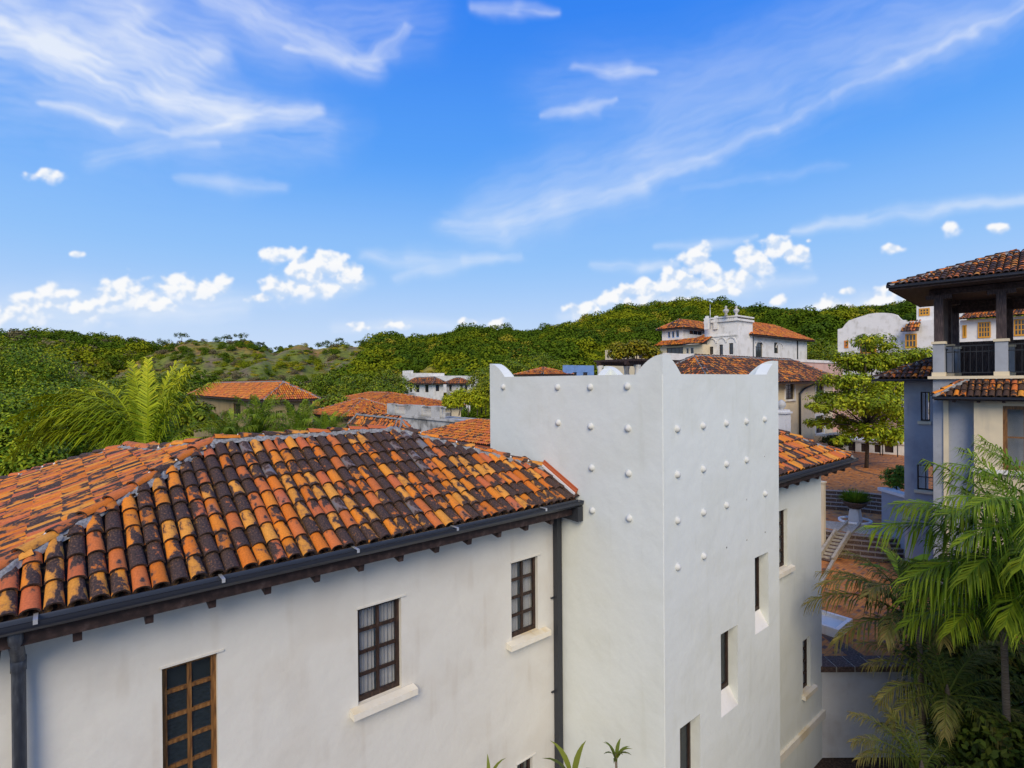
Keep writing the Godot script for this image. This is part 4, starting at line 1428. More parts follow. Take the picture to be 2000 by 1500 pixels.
	for s in [[10.83, 8.955], [10.07, 8.20], [10.83, 7.43], [10.07, 7.42], [9.31, 7.43]]:
		inst("stud_stub", sock, M.weathered, t, Transform3D(Basis(Vector3(1, 0, 0), PI / 2), Vector3(s[0], s[1], ZC)))
	for w in wins:
		var win := window(t, Vector3(w[0], w[1] + 0.29, ZC), Vector3(1, 0, 0), Vector3(0, 0, 1), w[2] - w[0], w[3] - w[1] - 0.29, {"cols": 2, "rows": 1, "inset": 0.19, "frame": 0.05})
		var sl := nst()
		var a := Vector3(w[0] + 0.001, w[1] + 0.002, ZC - 0.001); var b := Vector3(w[2] - 0.001, w[1] + 0.002, ZC - 0.001)
		var up := Vector3(0, 0.286, -0.185)
		quad(sl, a, a + up, b + up, b)
		tri(sl, a, Vector3(a.x, a.y, a.z - 0.185), a + up); tri(sl, b, b + up, Vector3(b.x, b.y, b.z - 0.185))
		obj("sloped_sill", sl, M.white_plaster, win)
		var lt := nst()
		box(lt, Vector3(w[0] + 0.002, w[3] - 0.075, ZC - 0.19), Vector3(w[2] - 0.002, w[3] - 0.003, ZC - 0.12))
		obj("lintel_moulding", lt, M.white_plaster, win)

func build_wing():
	var t := thing("side_wing", "narrow white wing with a low tiled roof behind the studded tower", "house", Vector3(13.8, 0, ZG))
	var x0 := 11.464
	var x1 := 16.08
	var uw := rect_on("z", ZG, 1520, 996, 1538, 1108)
	var lw := rect_on("z", ZG, 1568, 1247, 1583, 1348)
	var holes := [[uw[2] - 0.62 - x0, uw[1] - 0.03, uw[2] - x0, uw[3]], [lw[0] - x0, lw[1], lw[2] - x0, lw[3]]]
	var st := nst()
	panel(st, Vector3(x0, 0, ZG), Vector3(1, 0, 0), x1 - x0, 8.3, Vector3(0, 0, 1), holes, 0.24)
	panel(st, Vector3(x1, 0, ZG - 0.24), Vector3(0, 0, -1), 4.7, 8.3, Vector3(1, 0, 0), [], 0.24)
	panel(st, Vector3(x1, 0, ZG - 4.95), Vector3(-1, 0, 0), x1 - x0, 8.3, Vector3(0, 0, -1), [], 0.24)
	obj("wall", st, M.tower_plaster, t)
	for h in holes:
		window(t, Vector3(x0 + h[0], h[1], ZG), Vector3(1, 0, 0), Vector3(0, 0, 1), h[2] - h[0], h[3] - h[1], {"cols": 2, "rows": 4, "inset": 0.09, "sill": [0.08, 0.22, 0.10, 0.13]})
	var bd := nst()
	box(bd, Vector3(x0, 1.14, ZG + 0.002), Vector3(x1 + 0.06, 1.34, ZG + 0.07))
	obj("base_band", bd, M.sill_stone, t)
	var E0 := Vector3(x0, 8.33, -5.40)
	var E1 := Vector3(16.85, 8.33, -5.40)
	var H1 := Vector3(13.9, 9.72, -8.15)
	var H0 := Vector3(x0, 9.72, -8.15)
	tile_slope(t, [E0, E1, H1, H0], {"near": 200, "mix": [0.42, 0.42, 0.16, 0.0]})
	var dk := nst()
	quad(dk, H0, H1, Vector3(16.85, 8.33, -11.0), Vector3(x0, 8.33, -11.0)); tri(dk, H1, E1, Vector3(16.85, 8.33, -11.0))
	obj("back_slopes", dk, M.roof_deck, t)
	ridge_caps(t, H1, E1, true, [0.1, 0.5, 0.4, 0.0])
	ridge_caps(t, H1, H0, true, [0.3, 0.5, 0.2, 0.0])
	gutter(t, Vector3(x0, 8.30, -5.31), Vector3(16.9, 8.30, -5.31), 0.075)
	var fa := nst()
	box(fa, Vector3(x0, 8.05, -5.45), Vector3(16.85, 8.26, -5.41)); box(fa, Vector3(16.81, 8.05, -10.9), Vector3(16.85, 8.26, -5.45))
	quad(fa, Vector3(x0, 8.2, -5.45), Vector3(16.81, 8.2, -5.45), Vector3(16.81, 8.2, -10.9), Vector3(x0, 8.2, -10.9))
	obj("fascia", fa, M.dark_wood, t)
	for i in 9:
		var rs := nst()
		var x := 11.8 + 0.6 * i
		beam(rs, Vector3(x, 8.09, ZG + 0.003 if x < x1 else -6.4), Vector3(x, 8.0, -5.48), 0.075, 0.12)
		obj("rafter", rs, M.dark_wood, t)

# ------------------------------------------------------------------ court, steps and plaza
func slab(called: String, pts: Array, y0: float, y1: float, m: Material) -> MeshInstance3D:
	var st := nst()
	var p2 := PackedVector2Array()
	for p in pts: p2.append(Vector2(p[0], p[1]))
	var idx := Geometry2D.triangulate_polygon(p2)
	for k in range(0, idx.size(), 3):
		var v := []
		for j in 3: v.append(Vector3(p2[idx[k + j]].x, y1, p2[idx[k + j]].y))
		if (v[1] - v[0]).cross(v[2] - v[0]).y > 0: tri(st, v[0], v[2], v[1])
		else: tri(st, v[0], v[1], v[2])
	for k in pts.size():
		var a: Array = pts[k]
		var b: Array = pts[(k + 1) % pts.size()]
		quad(st, Vector3(a[0], y0, a[1]), Vector3(a[0], y1, a[1]), Vector3(b[0], y1, b[1]), Vector3(b[0], y0, b[1]))
	var o := obj(called, st, m, self)
	structure(o)
	return o
func flight(label: String, line: Array, shift: Vector3, y_top: float, y_bottom: float, n: int, at: Vector3):
	var t := thing("stone_steps", label, "steps", at)
	var rise := (y_top - y_bottom) / n
	# resample the curved line into blocks
	var cv := Curve3D.new()
	for p in line: cv.add_point(Vector3(p[0], 0, p[1]))
	var L := cv.get_baked_length()
	for k in n:
		var y := y_top - rise * k
		var off := shift * (float(k) / n)
		var m := int(L / 0.52)
		for i in m:
			var j0 := (i + (0.5 if k % 2 else 0.0)) * L / m
			var j1 := min(j0 + L / m - 0.026, L)
			if j1 - j0 < 0.1: continue
			var a := cv.sample_baked(j0) + off
			var b := cv.sample_baked(j1) + off
			var back := -shift.normalized() * (shift.length() / n + 0.22)
			var dy := rng.randf_range(-0.006, 0.006)
			var st := nst()
			var lo := Vector3.UP * (y - rise + 0.012)
			var hi := Vector3.UP * (y + dy - 0.012)
			var ins := -shift.normalized() * 0.012
			quad(st, a + lo, a + hi, b + hi, b + lo)
			quad(st, a + hi, a + hi + ins + Vector3.UP * 0.012, b + hi + ins + Vector3.UP * 0.012, b + hi)
			quad(st, a + hi + ins + Vector3.UP * 0.012, a + hi + back + Vector3.UP * 0.012, b + hi + back + Vector3.UP * 0.012, b + hi + ins + Vector3.UP * 0.012)
			quad(st, a + lo, a + lo + back, a + hi + back, a + hi); quad(st, b + hi, b + hi + back, b + lo + back, b + lo)
			obj("step_block", st, M.step_stone, t)
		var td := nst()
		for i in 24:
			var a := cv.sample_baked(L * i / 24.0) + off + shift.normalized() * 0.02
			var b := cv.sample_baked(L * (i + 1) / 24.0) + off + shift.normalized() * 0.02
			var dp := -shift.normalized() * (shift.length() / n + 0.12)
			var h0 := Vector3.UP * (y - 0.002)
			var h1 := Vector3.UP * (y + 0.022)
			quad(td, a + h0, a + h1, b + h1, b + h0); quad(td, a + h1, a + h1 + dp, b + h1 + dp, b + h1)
		obj("tread", td, M.lit_tread_stone, t)
		# bedding behind the blocks
		var bd := nst()
		for i in 12:
			var a := cv.sample_baked(L * i / 12.0) + off - shift.normalized() * 0.02
			var b := cv.sample_baked(L * (i + 1) / 12.0) + off - shift.normalized() * 0.02
			quad(bd, a + Vector3.UP * (y - rise), a + Vector3.UP * (y - 0.008), b + Vector3.UP * (y - 0.008), b + Vector3.UP * (y - rise))
			var back := -shift.normalized() * (shift.length() / n + 0.4)
			quad(bd, a + Vector3.UP * (y - 0.008), a + back + Vector3.UP * (y - 0.008), b + back + Vector3.UP * (y - 0.008), b + Vector3.UP * (y - 0.008))
		obj("bedding", bd, M.concrete, t)
func build_court():
	var gs := nst()
	quad(gs, Vector3(-1600, -0.02, -1600), Vector3(1600, -0.02, -1600), Vector3(1600, -0.02, 1600), Vector3(-1600, -0.02, 1600))
	structure(obj("ground", gs, M.soil, self))
	slab("lower_plaza", [[16.3, -5.95], [16.12, -16], [28, -16], [27.6, -10.4], [27.6, -9.0], [29.2, -6.0], [29.5, -2], [21.4, -1.5]], -0.01, 2.5, M.paving)
	slab("landing", [[27.72, -12.6], [27.55, -10.15], [27.55, -9.12], [28.3, -7.5], [29.6, -6.0], [36, -6.0], [33.9, -8.5], [33.4, -10.6], [32.6, -13.3]], 2.48, 3.35, M.paving)
	slab("upper_plaza", [[32.4, -13.3], [33.0, -11.85], [33.7, -10.6], [33.97, -9.4], [34.1, -6.0], [60, 4], [85, -6], [75, -34], [40, -30], [31, -18]], 2.4, 4.2, M.paving)
	flight("lower curved flight of dark brick steps split by a water channel", [[27.75, -12.5], [27.43, -10.13], [27.41, -9.15], [28.14, -7.59], [29.6, -6.1]], Vector3(-1.08, 0, 0.2), 3.35, 2.5, 5, Vector3(27.2, 2.5, -9.3))
	flight("upper curved flight of dark brick steps behind the stone planter", [[32.35, -13.3], [32.9, -11.9], [33.6, -10.64], [33.86, -9.43], [34.0, -6.2]], Vector3(-1.08, 0, 0.33), 4.2, 3.35, 5, Vector3(33.0, 3.35, -10.5))
	# ring inlaid in the upper plaza
	var c := on_y(1800, 921, 4.204)
	var rr := (on_y(1669, 918, 4.204) - c).length()
	var ring := nst()
	for k in 48:
		var a := TAU * k / 48
		var b := TAU * (k + 1) / 48
		var va := Vector3(cos(a), 0, sin(a)); var vb := Vector3(cos(b), 0, sin(b))
		quad(ring, c + va * (rr - 0.3), c + vb * (rr - 0.3), c + vb * rr, c + va * rr)
	structure(obj("paving_ring", ring, M.step_stone, self))
	# concrete apron and stepped water channel
	var A := on_y(1668, 1022, 3.354); var B := on_y(1646, 1044, 3.354); var C := on_y(1613, 1096, 2.504); var D := on_y(1588, 1140, 2.504)
	var ap := nst()
	for k in 14:
		var a0 := -0.2 + 2.6 * k / 14.0
		var a1 := -0.2 + 2.6 * (k + 1) / 14.0
		var base := atan2((B - A).z, (B - A).x) - 1.1
		var q := A + Vector3(cos(base + a0), 0, sin(base + a0)) * 2.0
		var w := A + Vector3(cos(base + a1), 0, sin(base + a1)) * 2.0
		tri(ap, A, q, w)
	structure(obj("concrete_apron", ap, M.concrete, self))
	var ch := thing("water_channel", "narrow stepped concrete water channel running down the lower brick steps", "channel", C)
	var s := (B - A).normalized().cross(Vector3.UP).normalized()
	for side in [-1.0, 1.0]:
		var cs := nst()
		var lift := Vector3.UP * 0.06
		beam(cs, A + s * side * 0.27 + lift, B + s * side * 0.27 + lift, 0.11, 0.12)
		beam(cs, B + s * side * 0.27 + lift * 2, C + s * side * 0.27 + lift * 2, 0.11, 0.24)
		beam(cs, C + s * side * 0.27 + lift, D + s * side * 0.27 + lift, 0.11, 0.12)
		obj("kerb", cs, M.concrete, ch)
	var bed := nst()
	beam(bed, B + Vector3.UP * 0.0, C + Vector3.UP * 0.0, 0.43, 0.1)
	obj("channel_bed", bed, M.step_stone, ch)
	for k in 8:
		var rg := nst()
		var p := B.lerp(C, (k + 0.5) / 8.0) + Vector3.UP * 0.09
		beam(rg, p - s * 0.21, p + s * 0.21, 0.07, 0.09)
		obj("weir", rg, M.concrete, ch)
	# planter
	var pp := Vector3(30.47, 3.35, -9.61)
	var cu := nst(true)
	lathe(cu, pp, [[0.62, 0.0], [0.62, 0.09], [0.74, 0.09], [0.74, 0.0]], 24)
	tag(obj("planter_kerb", cu, M.white_plaster, self), "round pale kerb ring set in the paving under the stone planter", "kerb")
	var pl := thing("stone_planter", "wide stone bowl planter on a grey pedestal between the brick steps", "planter", pp)
	var pd := nst()
	for k in 4:
		var a := PI / 4 + PI / 2 * k
		var b := a + PI / 2
		var f := func(ang: float, r: float, y: float): return pp + Vector3(cos(ang) * r, y, sin(ang) * r)
		quad(pd, f.call(b, 0.36, 0.0), f.call(b, 0.27, 0.62), f.call(a, 0.27, 0.62), f.call(a, 0.36, 0.0))
		quad(pd, f.call(b, 0.27, 0.62), f.call(b, 0.34, 0.66), f.call(a, 0.34, 0.66), f.call(a, 0.27, 0.62))
	obj("pedestal", pd, M.grey_plaster, pl)
	var bo := nst(true)
	lathe(bo, pp, [[0.22, 0.64], [0.34, 0.72], [0.50, 0.86], [0.56, 0.96], [0.58, 1.0], [0.52, 1.0], [0.45, 0.94], [0.0, 0.94]], 20)
	obj("bowl", bo, M.step_stone, pl)
	var gp := thing("bowl_grass", "tuft of bright green arching grass growing in the stone planter", "plant", pp + Vector3.UP * 0.94)
	var gl := SurfaceTool.new()
	gl.begin(Mesh.PRIMITIVE_TRIANGLES)
	var r := RandomNumberGenerator.new(); r.seed = 6
	for k in 420:
		var yaw := r.randf() * TAU
		var h := Vector3(cos(yaw), 0, sin(yaw))
		var a := r.randf_range(0.35, 1.45)
		var L := r.randf_range(0.45, 0.8)
		var p := pp + Vector3.UP * 0.95 + h * r.randf() * 0.25
		leaf(gl, p, (h * cos(a) + Vector3.UP * sin(a)).normalized(), (Vector3.UP * cos(a) - h * sin(a)).normalized(), L, 0.03, tint(Vector3(0.16, 0.30, 0.025), r))
	inst("blades", gl.commit(), M.leaf, gp)
	# courtyard wall between the wing and the palms
	var w0 := Vector3(15.98, 0, -5.98)
	var dir := Vector3(0.766, 0, 0.643)
	var nn := Vector3(-0.643, 0, 0.766)
	var cw := thing("court_wall", "grey plastered courtyard wall capped with dark bricks behind the palms", "wall", w0 + dir * 3)
	var ws := nst()
	panel(ws, w0, dir, 7.6, 2.40, nn, [], 0.3)
	obj("wall", ws, M.grey_plaster, cw)
	for k in 15:
		var ks := nst()
		var a := w0 + dir * (0.51 * k + 0.012) + Vector3.UP * 2.402 + nn * 0.05
		PEN = Transform3D(Basis(dir, Vector3.UP, nn), a)
		box(ks, Vector3(0, 0, -0.60), Vector3(0.47, 0.15 + rng.randf_range(-0.005, 0.005), 0))
		PEN = Transform3D.IDENTITY
		obj("coping_brick", ks, M.step_stone, cw)
		var js := nst()
		PEN = Transform3D(Basis(dir, Vector3.UP, nn), a)
		box(js, Vector3(0.472, 0.0, -0.595), Vector3(0.508, 0.138, -0.006))
		PEN = Transform3D.IDENTITY
		obj("mortar_joint", js, M.concrete, cw)
	var pb := nst()
	quad(pb, on_y(1600, 1238, 2.504), on_y(1624, 1240, 2.504), on_y(1700, 1288, 2.504), on_y(1668, 1290, 2.504))
	structure(obj("paving_band", pb, M.step_stone, self))
	# low basin on the lower plaza
	var bp := on_y(1618, 1226, 2.5)
	var fb := thing("fountain_basin", "low white rectangular basin of pale water on the brick plaza", "basin", bp)
	var fs := nst()
	for q in [[-0.6, -0.5, 0.6, -0.38], [-0.6, 0.38, 0.6, 0.5], [-0.6, -0.38, -0.48, 0.38], [0.48, -0.38, 0.6, 0.38]]:
		box(fs, bp + Vector3(q[0], -0.01, q[1]), bp + Vector3(q[2], 0.28, q[3]))
	obj("rim", fs, M.white_plaster, fb)
	var wt := nst()
	box(wt, bp + Vector3(-0.48, 0.0, -0.38), bp + Vector3(0.48, 0.18, 0.38))
	obj("water", wt, M.water, fb)
	# gate post and ball pillar seen past the wing
	var gp2 := dep(1605.5, 940, 24.5)
	var gt := thing("gate_post", "plain cream gate post just past the end of the side wing", "post", Vector3(gp2.x, 3.3, gp2.z))
	var g2 := nst()
	box(g2, Vector3(gp2.x - 0.11, 2.45, gp2.z - 0.11), Vector3(gp2.x + 0.11, gp2.y - 0.08, gp2.z + 0.11))
	obj("shaft", g2, M.cream_plaster, gt)
	var g3 := nst()
	box(g3, Vector3(gp2.x - 0.15, gp2.y - 0.077, gp2.z - 0.15), Vector3(gp2.x + 0.15, gp2.y, gp2.z + 0.15))
	obj("cap", g3, M.cream_plaster, gt)
	var b0 := dep(1526, 800, 32.0)
	var bl := thing("ball_pillar", "white pillar topped by a dark carved stone ball above the wing roof", "pillar", Vector3(b0.x, 4.2, b0.z))
	var b1 := nst()
	box(b1, Vector3(b0.x - 0.38, 2.45, b0.z - 0.38), Vector3(b0.x + 0.38, b0.y - 0.22, b0.z + 0.38))
	obj("shaft", b1, M.white_plaster, bl)
	var b2 := nst()
	box(b2, Vector3(b0.x - 0.46, b0.y - 0.217, b0.z - 0.46), Vector3(b0.x + 0.46, b0.y - 0.12, b0.z + 0.46))
	box(b2, Vector3(b0.x - 0.36, b0.y - 0.117, b0.z - 0.36), Vector3(b0.x + 0.36, b0.y, b0.z + 0.36))
	obj("cap", b2, M.white_plaster, bl)
	var b3 := nst(true)
	lathe(b3, b0, [[0.10, -0.01], [0.12, 0.04], [0.21, 0.14], [0.26, 0.27], [0.24, 0.40], [0.14, 0.52], [0.05, 0.58], [0.0, 0.60]], 14)
	obj("ball", b3, M.weathered, bl)

# ------------------------------------------------------------------ the blue house with the balcony
func build_blue_house():
	var O := Vector3(23.609, 10.565, -4.993)
	var T := Transform3D(Basis(Vector3.UP, deg_to_rad(5.0)), O)
	var t := thing("blue_house", "blue-grey and cream house with an open tiled-roof balcony above the palms", "house", Vector3(O.x, 2.5, O.z))
	t.rotation.y = deg_to_rad(5.0)
	PEN = T
	var Z := Vector3(0, 0, 1)
	var NX_ := Vector3(-1, 0, 0)
	# main wall under the balcony, set-back wing, cream bay
	var ws := nst()
	panel(ws, Vector3(0, -8.08, 0), Z, 8.0, 7.98, NX_, [], 0.25)
	panel(ws, Vector3(2.3, -8.08, 0), NX_, 2.05, 7.98, Vector3(0, 0, -1), [], 0.25)
	obj("wall", ws, M.blue_plaster, t)
	var ww := nst()
	var wins := [[-0.625, -1.72, -0.335, -0.59], [-0.745, -4.40, -0.23, -3.42]]
	var holes := []
	for w in wins: holes.append([w[0] + 1.15, w[1] + 8.08, w[2] + 1.15, w[3] + 8.08])
	panel(ww, Vector3(2.0, -8.08, -1.15), Z, 1.148, 7.95, NX_, holes, 0.25)
	panel(ww, Vector3(6.0, -8.08, -1.15), NX_, 3.74, 7.95, Vector3(0, 0, -1), [], 0.25)
	obj("wing_wall", ww, M.blue_plaster, t)
	for w in wins:
		window(t, Vector3(2.0, w[1], w[0]), Z, NX_, w[2] - w[0], w[3] - w[1], {"cols": 2, "rows": 2 if w == wins[1] else 1, "inset": 0.08, "frame": 0.04, "bar": 0.03, "sill": [0.09, 0.04, 0.08, 0.12], "sill_mat": "cream_plaster"})
	var ps := nst()
	box(ps, Vector3(-0.05, -8.0, 0.29), Vector3(-0.002, -0.75, 0.43))
	obj("pilaster", ps, M.cream_plaster, t)
	var bay := nst()
	var bw := [1.84, -3.05, 3.3, -0.98]
	panel(bay, Vector3(-0.4, -8.08, 1.128), Z, 6.0, 7.42, NX_, [[bw[0] - 1.128, bw[1] + 8.08, bw[2] - 1.128, bw[3] + 8.08]], 0.25)
	panel(bay, Vector3(-0.002, -8.08, 1.128), NX_, 0.145, 7.42, Vector3(0, 0, -1), [], 0.1)
	obj("bay_wall", bay, M.cream_plaster, t)
	window(t, Vector3(-0.4, bw[1], bw[0]), Z, NX_, bw[2] - bw[0], bw[3] - bw[1], {"cols": 3, "rows": 2, "inset": 0.06, "frame": 0.11, "bar": 0.05, "mat": "honey_wood"})
	var mo := nst()
	box(mo, Vector3(-0.53, -3.19, 1.04), Vector3(-0.402, -3.06, 7.0))
	box(mo, Vector3(-0.4, -3.19, 1.04), Vector3(-0.003, -3.06, 1.126))
	obj("moulding", mo, M.white_plaster, t)
	var lampm := nst()
	box(lampm, Vector3(1.93, -2.22, -0.21), Vector3(1.998, -2.02, -0.13)); box(lampm, Vector3(1.88, -2.1, -0.20), Vector3(1.93, -2.03, -0.14))
	obj("wall_fitting", lampm, M.white_paint, t)
	# balcony floor, piers, posts, rails
	var lg := nst()
	box(lg, Vector3(-0.14, -0.095, -0.13), Vector3(5.2, 0.0, 8.0))
	obj("balcony_ledge", lg, M.cream_plaster, t)
	var spots := [[0.0, 0.0], [0.0, 1.634], [0.0, 3.27], [0.0, 4.9], [2.3, 0.0], [4.6, 0.0], [4.6, 1.634], [4.6, 3.27]]
	for s in spots:
		var px := nst()
		box(px, Vector3(s[0], 0.14, s[1]), Vector3(s[0] + 0.32, 1.13, s[1] + 0.32))
		var pier := obj("balcony_pier", px, M.blue_plaster, t)
		var pc := nst()
		box(pc, Vector3(s[0] - 0.03, 0.002, s[1] - 0.03), Vector3(s[0] + 0.35, 0.138, s[1] + 0.35)); box(pc, Vector3(s[0] - 0.04, 1.132, s[1] - 0.04), Vector3(s[0] + 0.36, 1.22, s[1] + 0.36))
		obj("pier_trim", pc, M.cream_plaster, pier)
		var po := nst()
		box(po, Vector3(s[0] + 0.03, 1.222, s[1] + 0.03), Vector3(s[0] + 0.28, 3.0, s[1] + 0.28))
		box(po, Vector3(s[0] + 0.05, 2.72, s[1] - 0.2), Vector3(s[0] + 0.26, 2.86, s[1] + 0.52))
		obj("wood_post", po, M.post_wood, t)
	var screen := part("plank_screen", t)
	for k in 7:
		var sd := nst()
		box(sd, Vector3(0.45 + k * 0.27, 1.24, 0.1 + 0.004 * (k % 2)), Vector3(0.45 + k * 0.27 + 0.26, 3.0, 0.2))
		obj("plank", sd, M.post_wood, screen)
	for b in [[0.36, 1.634, "z"], [1.954, 3.27, "z"], [3.59, 4.9, "z"]]:
		var rl := nst()
		box(rl, Vector3(0.13, 1.02, b[0]), Vector3(0.18, 1.06, b[1])); box(rl, Vector3(0.14, 0.82, b[0]), Vector3(0.17, 0.85, b[1])); box(rl, Vector3(0.14, 0.1, b[0]), Vector3(0.17, 0.13, b[1]))
		var rail := obj("railing", rl, M.iron, t)
		var n := int((b[1] - b[0]) / 0.155)
		for k in range(1, n):
			var bs := nst()
			var z: float = b[0] + (b[1] - b[0]) * k / n
			box(bs, Vector3(0.147, 0.132, z - 0.008), Vector3(0.163, 1.02, z + 0.008))
			obj("baluster", bs, M.iron, rail)
	var rs := nst()
	box(rs, Vector3(0.36, 1.0, 0.14), Vector3(2.3, 1.05, 0.18)); box(rs, Vector3(2.66, 1.0, 0.14), Vector3(4.6, 1.05, 0.18))
	for k in 22: box(rs, Vector3(0.45 + 0.19 * k, 0.01, 0.152), Vector3(0.466 + 0.19 * k, 1.0, 0.168))
	obj("side_railing", rs, M.iron, t)
	var bk := nst()
	box(bk, Vector3(4.95, 0.0, 0.0), Vector3(5.15, 1.42, 8.0))
	obj("back_parapet", bk, M.post_wood, t)
	# roofs
	PEN = Transform3D.IDENTITY
	var ex := -1.0
	var ez := -1.12
	var ey := 3.22
	var p := func(x, y, z): return T * Vector3(x, y, z)
	var c0: Vector3 = p.call(ex, ey, ez)
	var c1: Vector3 = p.call(ex, ey, 8.0)
	var ra: Vector3 = p.call(2.1, ey + 1.15, ez + 3.1)
	var rb: Vector3 = p.call(2.1, ey + 1.15, 8.0)
	var c3: Vector3 = p.call(5.6, ey, ez)
	tile_slope(t, [c0, c1, rb, ra], {"near": 150, "mix": [0.12, 0.38, 0.46, 0.04]})
	tile_slope(t, [c3, c0, ra], {"far": true, "mix": [0.12, 0.38, 0.46, 0.04]})
	ridge_caps(t, ra, c0, true, [0.0, 0.3, 0.7, 0.0])
	PEN = T
	var sf := nst()
	quad(sf, Vector3(ex, ey - 0.15, ez), Vector3(5.6, ey - 0.15, ez), Vector3(5.6, ey - 0.15, 8.0), Vector3(ex, ey - 0.15, 8.0))
	box(sf, Vector3(ex, ey - 0.16, ez + 0.04), Vector3(ex + 0.04, ey - 0.03, 8.0)); box(sf, Vector3(ex, ey - 0.16, ez), Vector3(5.6, ey - 0.03, ez + 0.04))
	box(sf, Vector3(0.03, 2.86, -0.1), Vector3(0.29, 3.05, 8.0)); box(sf, Vector3(4.63, 2.6, 0.0), Vector3(4.9, 3.05, 8.0)); box(sf, Vector3(0.3, 2.86, 0.03), Vector3(4.6, 3.05, 0.28))
	quad(sf, Vector3(5.6, ey, ez), Vector3(2.1, ey + 1.15, ez + 3.1), Vector3(2.1, ey + 1.15, 8.0), Vector3(5.6, ey, 8.0))
	obj("balcony_ceiling", sf, M.dark_wood, t)
	gutter(t, Vector3(ex - 0.06, ey - 0.02, ez - 0.05), Vector3(ex - 0.06, ey - 0.02, 8.0), 0.055)
	# lean-to over the bay
	gutter(t, Vector3(-0.86, -0.70, 0.08), Vector3(-0.86, -0.70, 8.0), 0.055)
	var ls := nst()
	box(ls, Vector3(-0.8, -0.82, 0.12), Vector3(-0.76, -0.70, 8.0))
	quad(ls, Vector3(-0.8, -0.78, 0.12), Vector3(-0.003, -0.78, 0.12), Vector3(-0.003, -0.78, 8.0), Vector3(-0.8, -0.78, 8.0))
	obj("lean_to_eave", ls, M.dark_wood, t)
	for k in 5:
		var rf := nst()
		box(rf, Vector3(-0.74, -0.88, 0.6 + k * 0.62), Vector3(-0.402, -0.80, 0.67 + k * 0.62))
		obj("rafter", rf, M.dark_wood, t)
	PEN = Transform3D.IDENTITY
	tile_slope(t, [p.call(-0.8, -0.69, 0.1), p.call(-0.8, -0.69, 8.0), p.call(-0.004, -0.15, 8.0), p.call(-0.004, -0.15, 0.9)], {"near": 90, "mix": [0.10, 0.45, 0.43, 0.02]})
	ridge_caps(t, p.call(-0.01, -0.13, 0.9), p.call(-0.8, -0.67, 0.1), true, [0.3, 0.5, 0.2, 0.0])
	# wing roof
	var q := [p.call(1.4, -0.06, -2.05), p.call(1.4, -0.06, -0.14), p.call(3.3, 0.80, -0.14), p.call(3.3, 0.80, -0.18)]
	tile_slope(t, q, {"near": 60, "mix": [0.05, 0.35, 0.6, 0.0]})
	ridge_caps(t, q[3], q[0], true, [0.0, 0.3, 0.7, 0.0])
	PEN = T
	gutter(t, Vector3(1.34, -0.10, -2.1), Vector3(1.34, -0.10, -0.15), 0.055)
	var wf := nst()
	quad(wf, Vector3(1.4, -0.12, -2.05), Vector3(1.998, -0.12, -2.05), Vector3(1.998, -0.12, -0.14), Vector3(1.4, -0.12, -0.14))
	quad(wf, Vector3(1.4, -0.06, -2.05), Vector3(3.3, 0.80, -0.18), Vector3(5.8, 0.8, -0.18), Vector3(5.8, -0.06, -2.05))
	obj("wing_eave", wf, M.dark_wood, t)
	PEN = Transform3D.IDENTITY
	# planter wall in front of the wing with its shrub
	var A := dep(1722, 1045, 24.9)
	var B := dep(1769, 1045, 23.4)
	var dir := B - A
	dir.y = 0
	var L := dir.length() + 1.2
	dir = dir.normalized()
	var nn := dir.cross(Vector3.UP) * -1.0
	if nn.dot(EYE - A) < 0: nn = -nn
	var pw := thing("planter_wall", "low blue-grey planter wall with a cream coping beside the brick steps", "wall", Vector3(A.x, 2.5, A.z))
	var pst := nst()
	panel(pst, Vector3(A.x, 2.45, A.z), dir, L, 2.85, nn, [], 0.3)
	var inn := (T.basis * Vector3(1, 0, 0))
	panel(pst, Vector3(A.x, 2.45, A.z) - nn * 0.302 + inn * 2.0, -inn, 2.0, 2.85, -dir, [], 0.25)
	obj("wall", pst, M.blue_plaster, pw)
	var cp := nst()
	PEN = Transform3D(Basis(dir, Vector3.UP, nn), Vector3(A.x, 5.302, A.z))
	box(cp, Vector3(-0.15, 0, -0.38), Vector3(L, 0.14, 0.08))
	PEN = Transform3D.IDENTITY
	obj("coping", cp, M.white_plaster, pw)

# ------------------------------------------------------------------ houses further off
func far_win(face: String, x0, y0, x1, y1, mat := "frame_wood", cols := 2, rows := 2, more := {}) -> Dictionary:
	var o := {"cols": cols, "rows": rows, "pane": "dark_glass", "mat": mat, "frame": 0.09, "bar": 0.05, "inset": 0.1}
	o.merge(more, true)
	return {"face": face, "r": [x0, y0, x1, y1], "o": o}
func corner_house(called: String, label: String, px, py, d: float, left_px, right_px, y0: float, wall: String, wins: Array, roof := {}) -> Dictionary:
	var P := dep(px, py, d)
	var lz := absf(reach(P, Vector3(0, 0, -1), left_px))
	var lx := absf(reach(P, Vector3(1, 0, 0), right_px))
	var t := thing(called, label, "house", Vector3(P.x, y0, P.z))
	block(t, P, lx, lz, y0, M[wall], wins)
	if roof.has("rise"): hip_roof(t, P, lx, lz, roof.rise, roof.get("over", 0.6), roof)
	else:
		var st := nst()
		box(st, Vector3(P.x + 0.25, P.y - 0.6, P.z - lz + 0.25), Vector3(P.x + lx - 0.25, P.y - 0.45, P.z - 0.25))
		obj("flat_roof", st, M.weathered, t)
	return {"node": t, "P": P, "lx": lx, "lz": lz}
